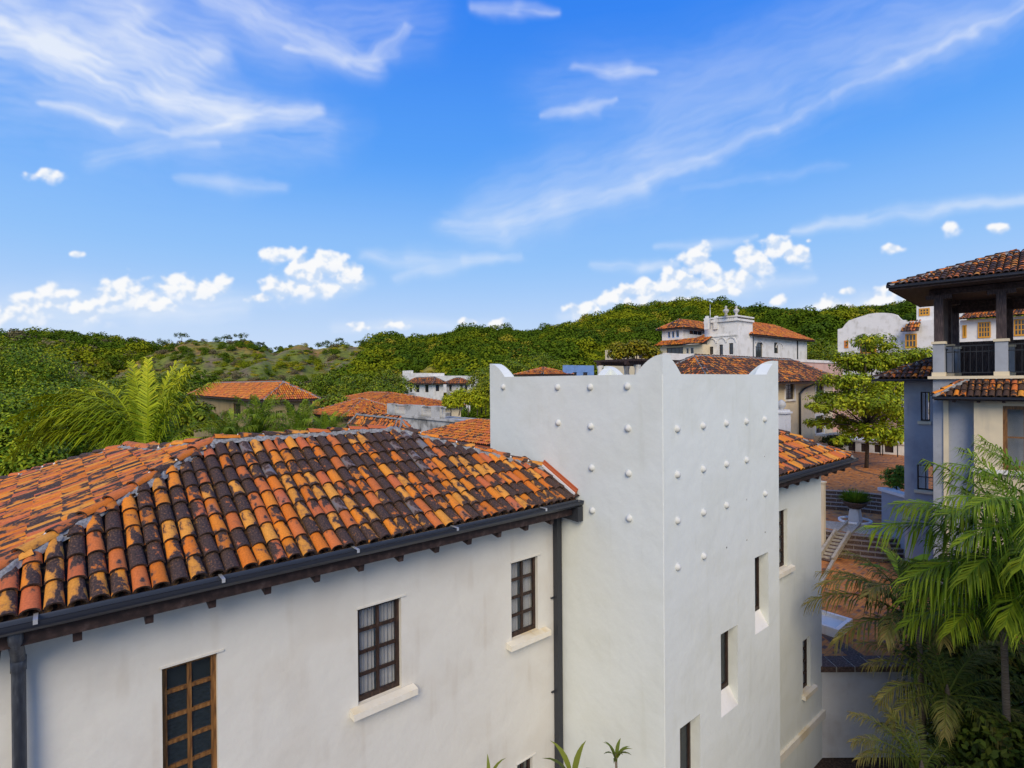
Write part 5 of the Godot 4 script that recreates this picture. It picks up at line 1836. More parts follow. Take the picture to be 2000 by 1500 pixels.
func build_far_houses():
	var clean := [0.86, 0.13, 0.01, 0.0]
	# orange hip-roofed house behind the palms
	corner_house("hip_roof_house", "ochre house under a bright orange hip roof behind the small palms", 521, 781, 44.0, 378, 610, 1.5, "ochre_plaster",
		[far_win("x", 378, 787, 386, 823), far_win("x", 394, 788, 413, 815), far_win("x", 455, 788, 470, 815), far_win("z", 560, 790, 575, 812)], {"rise": 1.5, "over": 0.55, "mix": clean})
	corner_house("low_roof_house", "low house whose orange tile roof shows left of the terrace balustrade", 670, 814, 47.5, 612, 800, 1.0, "ochre_plaster", [], {"rise": 1.45, "over": 0.5, "mix": [0.8, 0.18, 0.02, 0.0]})
	corner_house("long_roof_house", "long house with a pale orange tile roof beyond the low-roofed house", 712, 800, 60.0, 598, 900, 1.0, "cream_plaster", [], {"rise": 1.7, "over": 0.5, "mix": clean})
	corner_house("dark_roof_shed", "small building whose dark mottled tile roof peeps over the house ridge", 778, 850, 25.0, 690, 792, 1.0, "white_plaster", [], {"rise": 0.75, "over": 0.35, "mix": [0.4, 0.4, 0.2, 0.0]})
	# terrace building and its lean-to roof
	var P := dep(757, 812, 43.5)
	var tb := thing("terrace_house", "weathered white terrace house with balustrades and an orange lean-to roof", "house", Vector3(P.x, 1.0, P.z))
	var zr := absf(reach(P, Vector3(0, 0, 1), 985))
	PEN = Transform3D.IDENTITY
	var st := nst()
	var top := P.y
	panel(st, Vector3(P.x, 1.0, P.z), Vector3(0, 0, 1), zr, top - 1.0, Vector3(-1, 0, 0), [], 0.25)
	panel(st, Vector3(P.x + 6.0, 1.0, P.z), Vector3(-1, 0, 0), 5.74, top - 1.0, Vector3(0, 0, -1), [], 0.25)
	panel(st, Vector3(P.x + 0.26, 1.0, P.z + zr), Vector3(1, 0, 0), 5.74, top - 1.0, Vector3(0, 0, 1), [], 0.25)
	box(st, Vector3(P.x + 0.255, top - 0.5, P.z + 0.26), Vector3(P.x + 5.9, top - 0.3, P.z + zr - 0.26))
	obj("wall", st, M.weathered, tb)
	var co := nst()
	box(co, Vector3(P.x - 0.12, top + 0.002, P.z - 0.12), Vector3(P.x + 0.32, top + 0.16, P.z + zr + 0.1))
	obj("cornice", co, M.weathered, tb)
	for q in [[757, 772], [792, 824], [843, 860]]:
		var a := on_x(q[0], 800, P.x).z
		var b := on_x(q[1], 800, P.x).z
		var pb := nst()
		box(pb, Vector3(P.x - 0.05, top + 0.162, a), Vector3(P.x + 0.27, top + 1.0, b))
		obj("parapet_block", pb, M.weathered, tb)
	for q in [[772, 792], [824, 843], [860, 868]]:
		var a := on_x(q[0], 800, P.x).z
		var b := on_x(q[1], 800, P.x).z
		var n := int(max(2, (b - a) / 0.16))
		var rl := nst()
		box(rl, Vector3(P.x, top + 0.88, a), Vector3(P.x + 0.16, top + 0.97, b))
		var rail := obj("top_rail", rl, M.weathered, tb)
		for k in n:
			var bs := nst(true)
			lathe(bs, Vector3(P.x + 0.08, top + 0.162, a + (b - a) * (k + 0.5) / n), [[0.04, 0.0], [0.06, 0.2], [0.03, 0.45], [0.045, 0.72]], 6)
			obj("baluster", bs, M.weathered, rail)
	var EA := dep(812, 850, 33.5)
	var ex := EA.x
	var zb := EA.z + absf(reach(EA, Vector3(0, 0, 1), 1000))
	var w := P.x - ex
	var rise := on_x(900, 816, P.x - 0.02).y - EA.y
	tile_slope(tb, [EA, Vector3(ex, EA.y, zb), Vector3(P.x - 0.02, EA.y + rise, zb), Vector3(P.x - 0.02, EA.y + rise, EA.z + w * 0.55)], {"far": true, "mix": [0.78, 0.2, 0.02, 0.0], "scale": 1.0})
	ridge_caps(tb, Vector3(P.x - 0.02, EA.y + rise, EA.z + w * 0.55), EA, false, [0.7, 0.3, 0.0, 0.0])
	var bm := nst()
	box(bm, Vector3(ex + 0.02, EA.y - 0.22, EA.z + 0.1), Vector3(ex + 0.14, EA.y - 0.06, zb))
	obj("eave_beam", bm, M.terracotta, tb)
	var dk := nst()
	box(dk, Vector3(ex + 0.9, 1.0, EA.z + 0.3), Vector3(ex + 1.0, EA.y - 0.1, zb))
	obj("porch_back", dk, M.terracotta, tb)
	for q in [848, 896, 948]:
		var c := on_x(q, 880, ex + 0.1)
		var ps := nst()
		box(ps, Vector3(ex + 0.03, 1.0, c.z - 0.14), Vector3(ex + 0.3, EA.y - 0.225, c.z + 0.14))
		obj("porch_post", ps, M.weathered, tb)
	# far white villa under the woods
	var v := corner_house("far_villa", "distant white villa with two dark hip roofs below the wooded hill", 846, 749, 110.0, 797, 866, 4.0, "white_plaster",
		[far_win("x", 800, 752, 805, 766, "frame_wood", 1, 1), far_win("x", 812, 752, 819, 766, "frame_wood", 1, 1), far_win("x", 830, 752, 837, 766, "frame_wood", 1, 1), far_win("z", 851, 752, 858, 764, "frame_wood", 1, 1)], {"rise": 1.3, "over": 0.8, "mix": [0.0, 0.4, 0.6, 0.0]})
	var v2 := dep(896, 749, 112.0)
	var v2z := absf(reach(v2, Vector3(0, 0, -1), 872))
	var v2x := absf(reach(v2, Vector3(1, 0, 0), 918))
	block(v.node, v2, v2x, v2z, 4.0, M.white_plaster, [far_win("x", 877, 752, 882, 764, "frame_wood", 1, 1), far_win("z", 899, 752, 904, 764, "frame_wood", 1, 1), far_win("z", 908, 752, 913, 764, "frame_wood", 1, 1)])
	hip_roof(v.node, v2, v2x, v2z, 1.2, 0.7, {"mix": [0.0, 0.4, 0.6, 0.0]})
	var vb := nst()
	var vp := dep(790, 729, 126.0)
	box(vb, Vector3(vp.x, 8, vp.z - 1), Vector3(vp.x + 9.0, vp.y, vp.z + 3.2))
	for k in 5: box(vb, Vector3(vp.x - 0.02, vp.y, vp.z - 0.9 + k * 0.85), Vector3(vp.x + 0.6, vp.y + 0.6, vp.z - 0.4 + k * 0.85))
	var vq := dep(830, 738, 128.0)
	box(vb, Vector3(vq.x, 8, vq.z), Vector3(vq.x + 14.0, dep(835, 734, 128.0).y, vq.z + 2.5))
	obj("roof_parapet", vb, M.white_plaster, v.node)
	var vt := thing("villa_terrace", "low white terrace wall with small posts below the distant villa", "wall", dep(765, 775, 105.0) * Vector3(1, 0, 1) + Vector3(0, 4, 0))
	var vs := nst()
	var t0 := dep(763, 766, 105.0)
	box(vs, Vector3(t0.x, 4, t0.z - 0.3), Vector3(t0.x + 0.4, t0.y, t0.z + 9.0)); box(vs, Vector3(t0.x - 0.1, 4.0, t0.z - 0.4), Vector3(t0.x + 0.5, t0.y + 0.8, t0.z - 0.3))
	obj("wall", vs, M.white_plaster, vt)
	# pink and blue row
	corner_house("pink_row_house", "pink-roofed row house beside the bright blue one above the tower parapet", 1060, 731, 66.0, 1016, 1108, 4.2, "white_plaster", [far_win("z", 1068, 736, 1080, 748)], {"rise": 0.9, "over": 0.6, "mix": [0.5, 0.4, 0.1, 0.0]})
	corner_house("blue_row_house", "bright sky-blue row house above the tower parapet", 1107, 713, 68.0, 1099, 1160, 4.2, "sky_plaster", [far_win("z", 1119, 727, 1127, 735), far_win("z", 1139, 727, 1148, 735)])
	# pergola
	var pg := dep(1228, 712, 44.0)
	var pt := thing("pergola", "dark timber pergola on round white columns behind the tower", "pergola", Vector3(pg.x, 4.2, pg.z))
	var plen := absf(reach(pg, Vector3(1, 0, 0), 1330))
	for k in 2:
		var bs := nst()
		box(bs, Vector3(pg.x - 0.3, pg.y, pg.z - 3.0 * k), Vector3(pg.x + plen, pg.y + 0.3, pg.z - 3.0 * k - 0.2))
		obj("beam", bs, M.dark_wood, pt)
	for k in 24:
		var bs := nst()
		var x := pg.x + plen * k / 23.0
		box(bs, Vector3(x - 0.06, pg.y + 0.302, pg.z - 3.7), Vector3(x + 0.06, pg.y + 0.47, pg.z + 0.6))
		obj("slat", bs, M.dark_wood, pt)
	for q in [1245, 1290, 1320]:
		var c := on_z(q, 725, pg.z - 0.1)
		var cs := nst(true)
		lathe(cs, Vector3(c.x, 4.2, pg.z - 0.1), [[0.32, -0.02], [0.32, 0.2], [0.24, 0.3], [0.22, pg.y - 4.5], [0.3, pg.y - 4.3], [0.3, pg.y - 4.2]], 12)
		obj("column", cs, M.white_plaster, pt)
	for q in [1172, 1224]:
		var c := on_z(q, 725, pg.z - 3.1)
		var cs := nst(true)
		lathe(cs, Vector3(c.x, 4.2, pg.z - 3.1), [[0.32, -0.02], [0.32, 0.2], [0.24, 0.3], [0.22, pg.y - 4.5], [0.3, pg.y - 4.3], [0.3, pg.y - 4.2]], 12)
		obj("column", cs, M.white_plaster, pt)
	# cream house under a dark hip roof, right behind the tower
	var ch := corner_house("cream_house", "cream two-storey house under a dark weathered hip roof behind the tower", 1385, 748, 36.0, 1262, 1626, 4.2, "cream_plaster",
		[far_win("z", 1534, 743, 1551, 780, "frame_wood", 2, 4, {"sill": [0.15, 0.15, 0.1, 0.15], "sill_mat": "white_plaster"}), far_win("z", 1593, 744, 1608, 771, "frame_wood", 2, 3, {"sill": [0.1, 0.1, 0.1, 0.15], "sill_mat": "white_plaster"}), far_win("z", 1593, 812, 1608, 846, "frame_wood", 2, 4, {"sill": [0.1, 0.1, 0.1, 0.15], "sill_mat": "white_plaster"})],
		{"rise": 2.0, "over": 0.75, "mix": [0.05, 0.40, 0.55, 0.0]})
	var cp: Vector3 = ch.P
	var pp := nst(true)
	var x1 := on_z(1562, 800, cp.z + 0.1).x
	tube(pp, [Vector3(on_z(1600, 742, cp.z + 0.7).x, cp.y - 0.05, cp.z + 0.7), Vector3(x1 + 1.0, cp.y - 0.6, cp.z + 0.12), Vector3(x1, cp.y - 1.0, cp.z + 0.12), Vector3(x1, cp.y - 1.5, cp.z + 0.12), Vector3(x1, 4.2, cp.z + 0.12)], [0.09, 0.09, 0.09, 0.09, 0.09], 8)
	obj("downpipe", pp, M.pipe, ch.node)
	# surrounds
	for q in [[1534, 743, 1551, 780], [1593, 744, 1608, 771], [1593, 812, 1608, 846]]:
		var r := rect_on("z", cp.z, q[0], q[1], q[2], q[3])
		var sr := nst()
		box(sr, Vector3(r[0] - 0.22, r[1], cp.z + 0.002), Vector3(r[0] - 0.004, r[3], cp.z + 0.05)); box(sr, Vector3(r[2] + 0.004, r[1], cp.z + 0.002), Vector3(r[2] + 0.22, r[3], cp.z + 0.05))
		box(sr, Vector3(r[0] - 0.22, r[3] + 0.004, cp.z + 0.002), Vector3(r[2] + 0.22, r[3] + 0.2, cp.z + 0.05))
		obj("window_surround", sr, M.white_plaster, ch.node)
	build_mansion()
	build_gable_house()
	build_plaza_end()

func build_mansion():
	var m := corner_house("white_mansion", "large white mansion with a roof terrace and urns on the hillside above the cream house", 1440, 626, 76.0, 1376, 1470, 5.0, "white_plaster",
		[far_win("x", 1386, 677, 1393, 692, "frame_wood", 1, 2), far_win("x", 1405, 673, 1412, 693, "frame_wood", 1, 2), far_win("x", 1424, 670, 1432, 692, "frame_wood", 1, 2)])
	var t: Node3D = m.node
	var P: Vector3 = m.P
	var tr := nst()
	box(tr, Vector3(P.x - 0.25, P.y + 0.002, P.z - m.lz), Vector3(P.x + m.lx, P.y + 0.3, P.z + 0.25))
	box(tr, Vector3(P.x - 0.25, P.y + 0.55, P.z - m.lz), Vector3(P.x + m.lx, P.y + 0.75, P.z + 0.25))
	for k in 9: box(tr, Vector3(P.x - 0.1, P.y + 0.302, P.z - m.lz * k / 9.0 - 0.5), Vector3(P.x + 0.1, P.y + 0.55, P.z - m.lz * k / 9.0))
	box(tr, Vector3(P.x - 0.12, P.y - 2.1, P.z - m.lz + 0.1), Vector3(P.x - 0.002, P.y - 1.9, P.z))
	obj("parapet_rail", tr, M.white_plaster, t)
	# arched panels
	for q in [1390, 1409, 1428]:
		var c := on_x(q, 670, P.x)
		var ar := nst()
		for k in 10:
			var a := PI * k / 10
			var b := PI * (k + 1) / 10
			var y := P.y - 3.0
			beam(ar, Vector3(P.x - 0.05, y + sin(a) * 0.7, c.z + cos(a) * 0.7), Vector3(P.x - 0.05, y + sin(b) * 0.7, c.z + cos(b) * 0.7), 0.1, 0.12)
		obj("arch_moulding", ar, M.white_plaster, t)
	# right range with the orange roof
	var Q := on_z(1464, 654, P.z - 0.4)
	var lx := absf(reach(Q, Vector3(1, 0, 0), 1576))
	block(t, Q, lx, 7.0, 5.0, M.white_plaster, [far_win("z", 1476, 669, 1489, 697, "frame_wood", 2, 3), far_win("z", 1512, 669, 1520, 690, "frame_wood", 1, 3)])
	hip_roof(t, Q, lx, 7.0, 2.6, 0.9, {"mix": [0.82, 0.16, 0.02, 0.0], "scale": 1.6})
	for q in [1471, 1558]:
		var c := on_z(q, 680, Q.z + 0.1)
		var ps := nst()
		box(ps, Vector3(c.x - 0.08, 6.0, Q.z + 0.02), Vector3(c.x + 0.08, Q.y - 0.2, Q.z + 0.15))
		obj("downpipe", ps, M.pipe, t)
	for q in [[1483, 690], [1522, 690]]:
		var c := on_z(q[0], 675, Q.z)
		var ar := nst()
		for k in 10:
			var a := PI * k / 10
			var b := PI * (k + 1) / 10
			beam(ar, Vector3(c.x + cos(a) * 1.2, Q.y - 1.6 + sin(a) * 0.8, Q.z + 0.04), Vector3(c.x + cos(b) * 1.2, Q.y - 1.6 + sin(b) * 0.8, Q.z + 0.04), 0.1, 0.12)
		obj("arch_moulding", ar, M.white_plaster, t)
	# left range: upper storey with arched windows, lower tiled porch
	var R := dep(1333, 640, 82.0)
	var rlz := absf(reach(R, Vector3(0, 0, -1), 1293))
	block(t, R, 12.0, rlz, 5.0, M.white_plaster, [far_win("x", 1304, 648, 1309, 660, "sky_plaster", 1, 1), far_win("x", 1312, 647, 1317, 660, "sky_plaster", 1, 1), far_win("x", 1320, 645, 1326, 659, "sky_plaster", 1, 1), far_win("z", 1347, 645, 1372, 655, "white_paint", 3, 1)])
	hip_roof(t, R, 12.0, rlz, 1.5, 0.7, {"mix": [0.4, 0.45, 0.15, 0.0], "scale": 1.6})
	var S := dep(1372, 672, 78.0)
	var slz := absf(reach(S, Vector3(0, 0, -1), 1288))
	block(t, S, 2.5, slz, 5.0, M.cream_plaster, [far_win("x", 1302, 679, 1334, 692, "frame_wood", 4, 1), far_win("x", 1339, 679, 1345, 692, "white_paint", 1, 1), far_win("x", 1347, 678, 1355, 692, "white_paint", 1, 1)])
	var eaveA := Vector3(S.x - 0.8, S.y + 0.1, S.z - slz - 0.6)
	var eaveB := Vector3(S.x - 0.8, S.y + 0.1, S.z + 0.4)
	tile_slope(t, [eaveA, eaveB, eaveB + Vector3(2.6, 1.0, 0), eaveA + Vector3(2.6, 1.0, 0)], {"far": true, "mix": [0.6, 0.35, 0.05, 0.0], "scale": 1.6})
	# roof urns and mast
	for q in [[1418, 612], [1438, 608]]:
		var c := dep(q[0], q[1], 76.5)
		var us := nst(true)
		lathe(us, Vector3(c.x, P.y + 0.76, c.z), [[0.3, -0.02], [0.2, 0.1], [0.15, 0.3], [0.4, 0.6], [0.42, 0.8], [0.2, 0.95], [0.1, 1.05], [0.22, 1.25], [0.0, 1.45]], 10)
		obj("roof_urn", us, M.weathered, t)
	for q in [[1381, 616], [1399, 613]]:
		var c := dep(q[0], q[1], 78.5)
		var cs := nst()
		box(cs, Vector3(c.x - 0.3, P.y - 1.0, c.z - 0.3), Vector3(c.x + 0.3, P.y + 0.6, c.z + 0.3)); box(cs, Vector3(c.x - 0.2, P.y + 0.602, c.z - 0.2), Vector3(c.x + 0.2, P.y + 0.95, c.z + 0.2))
		obj("chimney", cs, M.white_plaster, t)
	var ms := nst(true)
	var mc := dep(1387, 600, 78.0)
	tube(ms, [Vector3(mc.x, P.y - 1, mc.z), Vector3(mc.x, mc.y + 0.4, mc.z)], [0.05, 0.03], 6)
	obj("mast", ms, M.steel, t)
	# pale house and hedge left of it
	corner_house("hillside_house", "low white house behind the yellow-green tree left of the mansion", 1240, 680, 84.0, 1182, 1300, 5.0, "cream_plaster", [far_win("x", 1200, 690, 1209, 700), far_win("x", 1214, 690, 1223, 700), far_win("z", 1248, 690, 1258, 700)])
	# white wall line under the mansion
	var wl := dep(1300, 696, 62.0)
	var wt := thing("retaining_wall", "long plain white garden wall below the mansion", "wall", Vector3(wl.x, 4.2, wl.z))
	var wst := nst()
	box(wst, Vector3(wl.x, 4.2, wl.z - 0.4), Vector3(wl.x + absf(reach(wl, Vector3(1, 0, 0), 1395)), wl.y + 0.4, wl.z))
	obj("wall", wst, M.white_plaster, wt)
	var w2 := dep(1560, 707, 58.0)
	var w3 := thing("pink_parapet", "pink-edged flat roof parapet beside the cream house roof", "wall", Vector3(w2.x, 4.2, w2.z))
	var wst2 := nst()
	box(wst2, Vector3(w2.x, 4.2, w2.z - 3), Vector3(w2.x + absf(reach(w2, Vector3(1, 0, 0), 1646)), w2.y, w2.z))
	obj("wall", wst2, M.pink_plaster, w3)
	var wst3 := nst()
	box(wst3, Vector3(w2.x - 0.1, w2.y + 0.002, w2.z - 3.1), Vector3(w2.x + absf(reach(w2, Vector3(1, 0, 0), 1648)), w2.y + 0.3, w2.z + 0.1))
	obj("coping", wst3, M.white_plaster, w3)

func build_gable_house():
	# wall facing -x with a curved gable outline
	var A := dep(1636, 690, 74.0)
	var t := thing("curved_gable_house", "white house with a curved gable and orange shutters behind the spreading tree", "house", Vector3(A.x, 4.2, A.z))
	var prof := [[1636, 643], [1645, 641], [1650, 634], [1658, 626], [1672, 621], [1685, 617], [1697, 613], [1712, 611], [1728, 611], [1742, 612], [1752, 615], [1757, 621], [1762, 625], [1770, 625]]
	var st := nst()
	var prev := Vector3.ZERO
	var dx := Vector3(0.5, 0, 0)
	for i in prof.size():
		var p := on_x(prof[i][0], prof[i][1], A.x)
		if i > 0:
			var a := Vector3(prev.x, 4.2, prev.z); var b := Vector3(p.x, 4.2, p.z)
			quad(st, a, prev, p, b); quad(st, b + dx, p + dx, prev + dx, a + dx); quad(st, prev, prev + dx, p + dx, p)
		prev = p
	var l := on_x(1636, 643, A.x)
	box(st, Vector3(A.x + 0.51, 4.2, l.z), Vector3(A.x + 9.0, l.y - 0.2, prev.z))
	quad(st, Vector3(l.x, 4.2, l.z), Vector3(l.x, 4.2, l.z) + dx, l + dx, l)
	obj("gable_wall", st, M.white_plaster, t)
	var w2 := on_x(1770, 620, A.x - 0.6)
	var zend := on_x(1860, 620, A.x - 0.6).z
	var s2 := nst()
	box(s2, Vector3(A.x - 0.6, 4.2, w2.z), Vector3(A.x + 8, on_x(1790, 627, A.x - 0.6).y, zend))
	box(s2, Vector3(A.x + 0.6, 8.0, on_x(1790, 600, A.x + 0.6).z), Vector3(A.x + 7, on_x(1790, 596, A.x + 0.6).y, zend))
	obj("wall", s2, M.white_plaster, t)
	for q in [[1649, 665, 1657, 680, "orange_wood", A.x], [1768, 652, 1791, 680, "yellow_wood", A.x - 0.6], [1795, 602, 1816, 617, "yellow_wood", A.x + 0.6], [1680, 660, 1712, 690, "yellow_wood", A.x]]:
		var r := rect_on("x", q[5], q[0], q[1], q[2], q[3])
		window(t, Vector3(q[5] - 0.005, r[1], r[0]), Vector3(0, 0, 1), Vector3(-1, 0, 0), r[2] - r[0], r[3] - r[1], {"cols": 3 if q[2] - q[0] > 12 else 1, "rows": 2, "inset": -0.06, "frame": 0.16, "bar": 0.12, "mat": q[4], "pane": "dark_glass"})
	# little tiled hood over the shutters
	var ra := on_x(1758, 648, A.x - 1.6)
	var rb := on_x(1794, 648, A.x - 1.6)
	tile_slope(t, [ra, Vector3(ra.x, ra.y, rb.z), Vector3(A.x - 0.55, ra.y + 1.1, rb.z), Vector3(A.x - 0.55, ra.y + 1.1, ra.z + 0.6)], {"far": true, "mix": [0.2, 0.4, 0.4, 0.0], "scale": 1.8})
	# house with yellow doors seen through the balcony
	var B := dep(1875, 640, 50.0)
	var y := thing("yellow_door_house", "white house with yellow doors seen through the open balcony", "house", Vector3(B.x, 4.2, B.z))
	var ze := on_x(2060, 640, B.x).z
	var ys := nst()
	box(ys, Vector3(B.x, 4.2, B.z), Vector3(B.x + 7.0, on_x(1900, 624, B.x).y, ze))
	obj("wall", ys, M.white_plaster, y)
	for q in [[1880, 635, 1888, 660], [1910, 629, 1935, 660], [1980, 623, 2010, 656]]:
		var r := rect_on("x", B.x, q[0], q[1], q[2], q[3])
		window(y, Vector3(B.x - 0.005, r[1], r[0]), Vector3(0, 0, 1), Vector3(-1, 0, 0), r[2] - r[0], r[3] - r[1], {"cols": 4, "rows": 3, "inset": -0.06, "frame": 0.1, "bar": 0.07, "mat": "yellow_wood", "pane": "dark_glass"})
	var e0 := on_x(1868, 624, B.x - 0.7)
	var e1 := on_x(2070, 620, B.x - 0.7)
	e1.y = e0.y
	tile_slope(y, [e0, e1, e1 + Vector3(4.5, 1.9, 0), e0 + Vector3(4.5, 1.9, 1.0)], {"far": true, "mix": [0.25, 0.45, 0.3, 0.0], "scale": 1.3})

func build_house_behind():
	# unseen house on the camera side, added to keep the sun off the court
	var t := thing("court_house", "unseen plain white house added to shade the court opposite the side wing", "house", Vector3(12, 0, 3))
	var st := nst()
	panel(st, Vector3(24.0, 0, 2.6), Vector3(-1, 0, 0), 19.0, 9.6, Vector3(0, 0, -1), [[3, 2, 4, 3.5], [8, 2, 9, 3.5], [13, 2, 14, 3.5], [3, 6, 4, 7.5], [8, 6, 9, 7.5], [13, 6, 14, 7.5]], 0.3)
	panel(st, Vector3(5.0, 0, 2.9), Vector3(0, 0, 1), 6.0, 9.6, Vector3(-1, 0, 0), [], 0.3)
	panel(st, Vector3(24.0, 0, 8.9), Vector3(0, 0, -1), 6.0, 9.6, Vector3(1, 0, 0), [], 0.3)
	panel(st, Vector3(5.0, 0, 9.2), Vector3(1, 0, 0), 19.0, 9.6, Vector3(0, 0, 1), [], 0.3)
	box(st, Vector3(5.3, 9.2, 2.9), Vector3(23.7, 9.4, 8.9))
	obj("wall", st, M.white_plaster, t)
	for x in [20.0, 15.0, 10.0]:
		for y in [2.0, 6.0]:
			window(t, Vector3(x + 1.0, y, 2.6), Vector3(-1, 0, 0), Vector3(0, 0, -1), 1.0, 1.5, {"pane": "dark_glass"})

func build_plaza_end():
	# pale garage row and pink house at the far end of the plaza
	var P := dep(1640, 862, 47.5)
	var t := thing("garage_row", "low pale garage row with dark doors at the far end of the brick plaza", "building", Vector3(P.x, 4.2, P.z))
	var ze := on_x(1775, 870, P.x).z
	var st := nst()
	var H := P.y - 4.2 + 0.1
	var holes := []
	var rects := [[1656, 863, 1669, 885], [1681, 866, 1694, 884], [1707, 868, 1720, 884], [1727, 866, 1745, 884]]
	for q in rects:
		var r := rect_on("x", P.x, q[0], q[1], q[2], q[3])
		holes.append([r[0] - P.z, max(0.02, r[1] - 4.2), r[2] - P.z, min(H - 0.06, r[3] - 4.2)])
	panel(st, Vector3(P.x, 4.2, P.z), Vector3(0, 0, 1), ze - P.z, H, Vector3(-1, 0, 0), holes, 0.3)
	box(st, Vector3(P.x - 0.1, 4.2 + H + 0.002, P.z - 0.1), Vector3(P.x + 4.0, 4.2 + H + 0.15, ze))
	obj("wall", st, M.white_plaster, t)
	for h in holes:
		var ds := nst()
		box(ds, Vector3(P.x + 0.15, 4.205, P.z + h[0]), Vector3(P.x + 0.25, 4.2 + h[3], P.z + h[2]))
		obj("door", ds, M.dark_wood, t)
	var k := 0
	for q in [1638, 1690, 1718]:
		var c := on_x(q, 885, P.x - 1.2)
		var fs := nst()
		box(fs, Vector3(c.x, 4.2, c.z), Vector3(c.x + 0.06, 5.1, c.z + 0.06)); box(fs, Vector3(c.x, 4.2, c.z + 1.2), Vector3(c.x + 0.06, 5.1, c.z + 1.26)); box(fs, Vector3(c.x, 5.1, c.z), Vector3(c.x + 0.06, 5.16, c.z + 1.26))
		tag(obj("bike_hoop" if k == 0 else "bike_hoop_%03d" % k, fs, M.iron, self), "square dark metal hoop standing before the garage doors", "hoop", "metal hoops before the garages")
		k += 1
	corner_house("pink_house", "plain pink house behind the garage row and the spreading tree", 1650, 800, 56.0, 1625, 1830, 4.2, "pink_plaster", [far_win("z", 1680, 815, 1690, 832), far_win("z", 1720, 812, 1730, 830)])
	corner_house("garden_block", "low white wall block beside the round shrub at the plaza edge", 1606, 852, 44.0, 1590, 1650, 4.2, "cream_plaster", [])

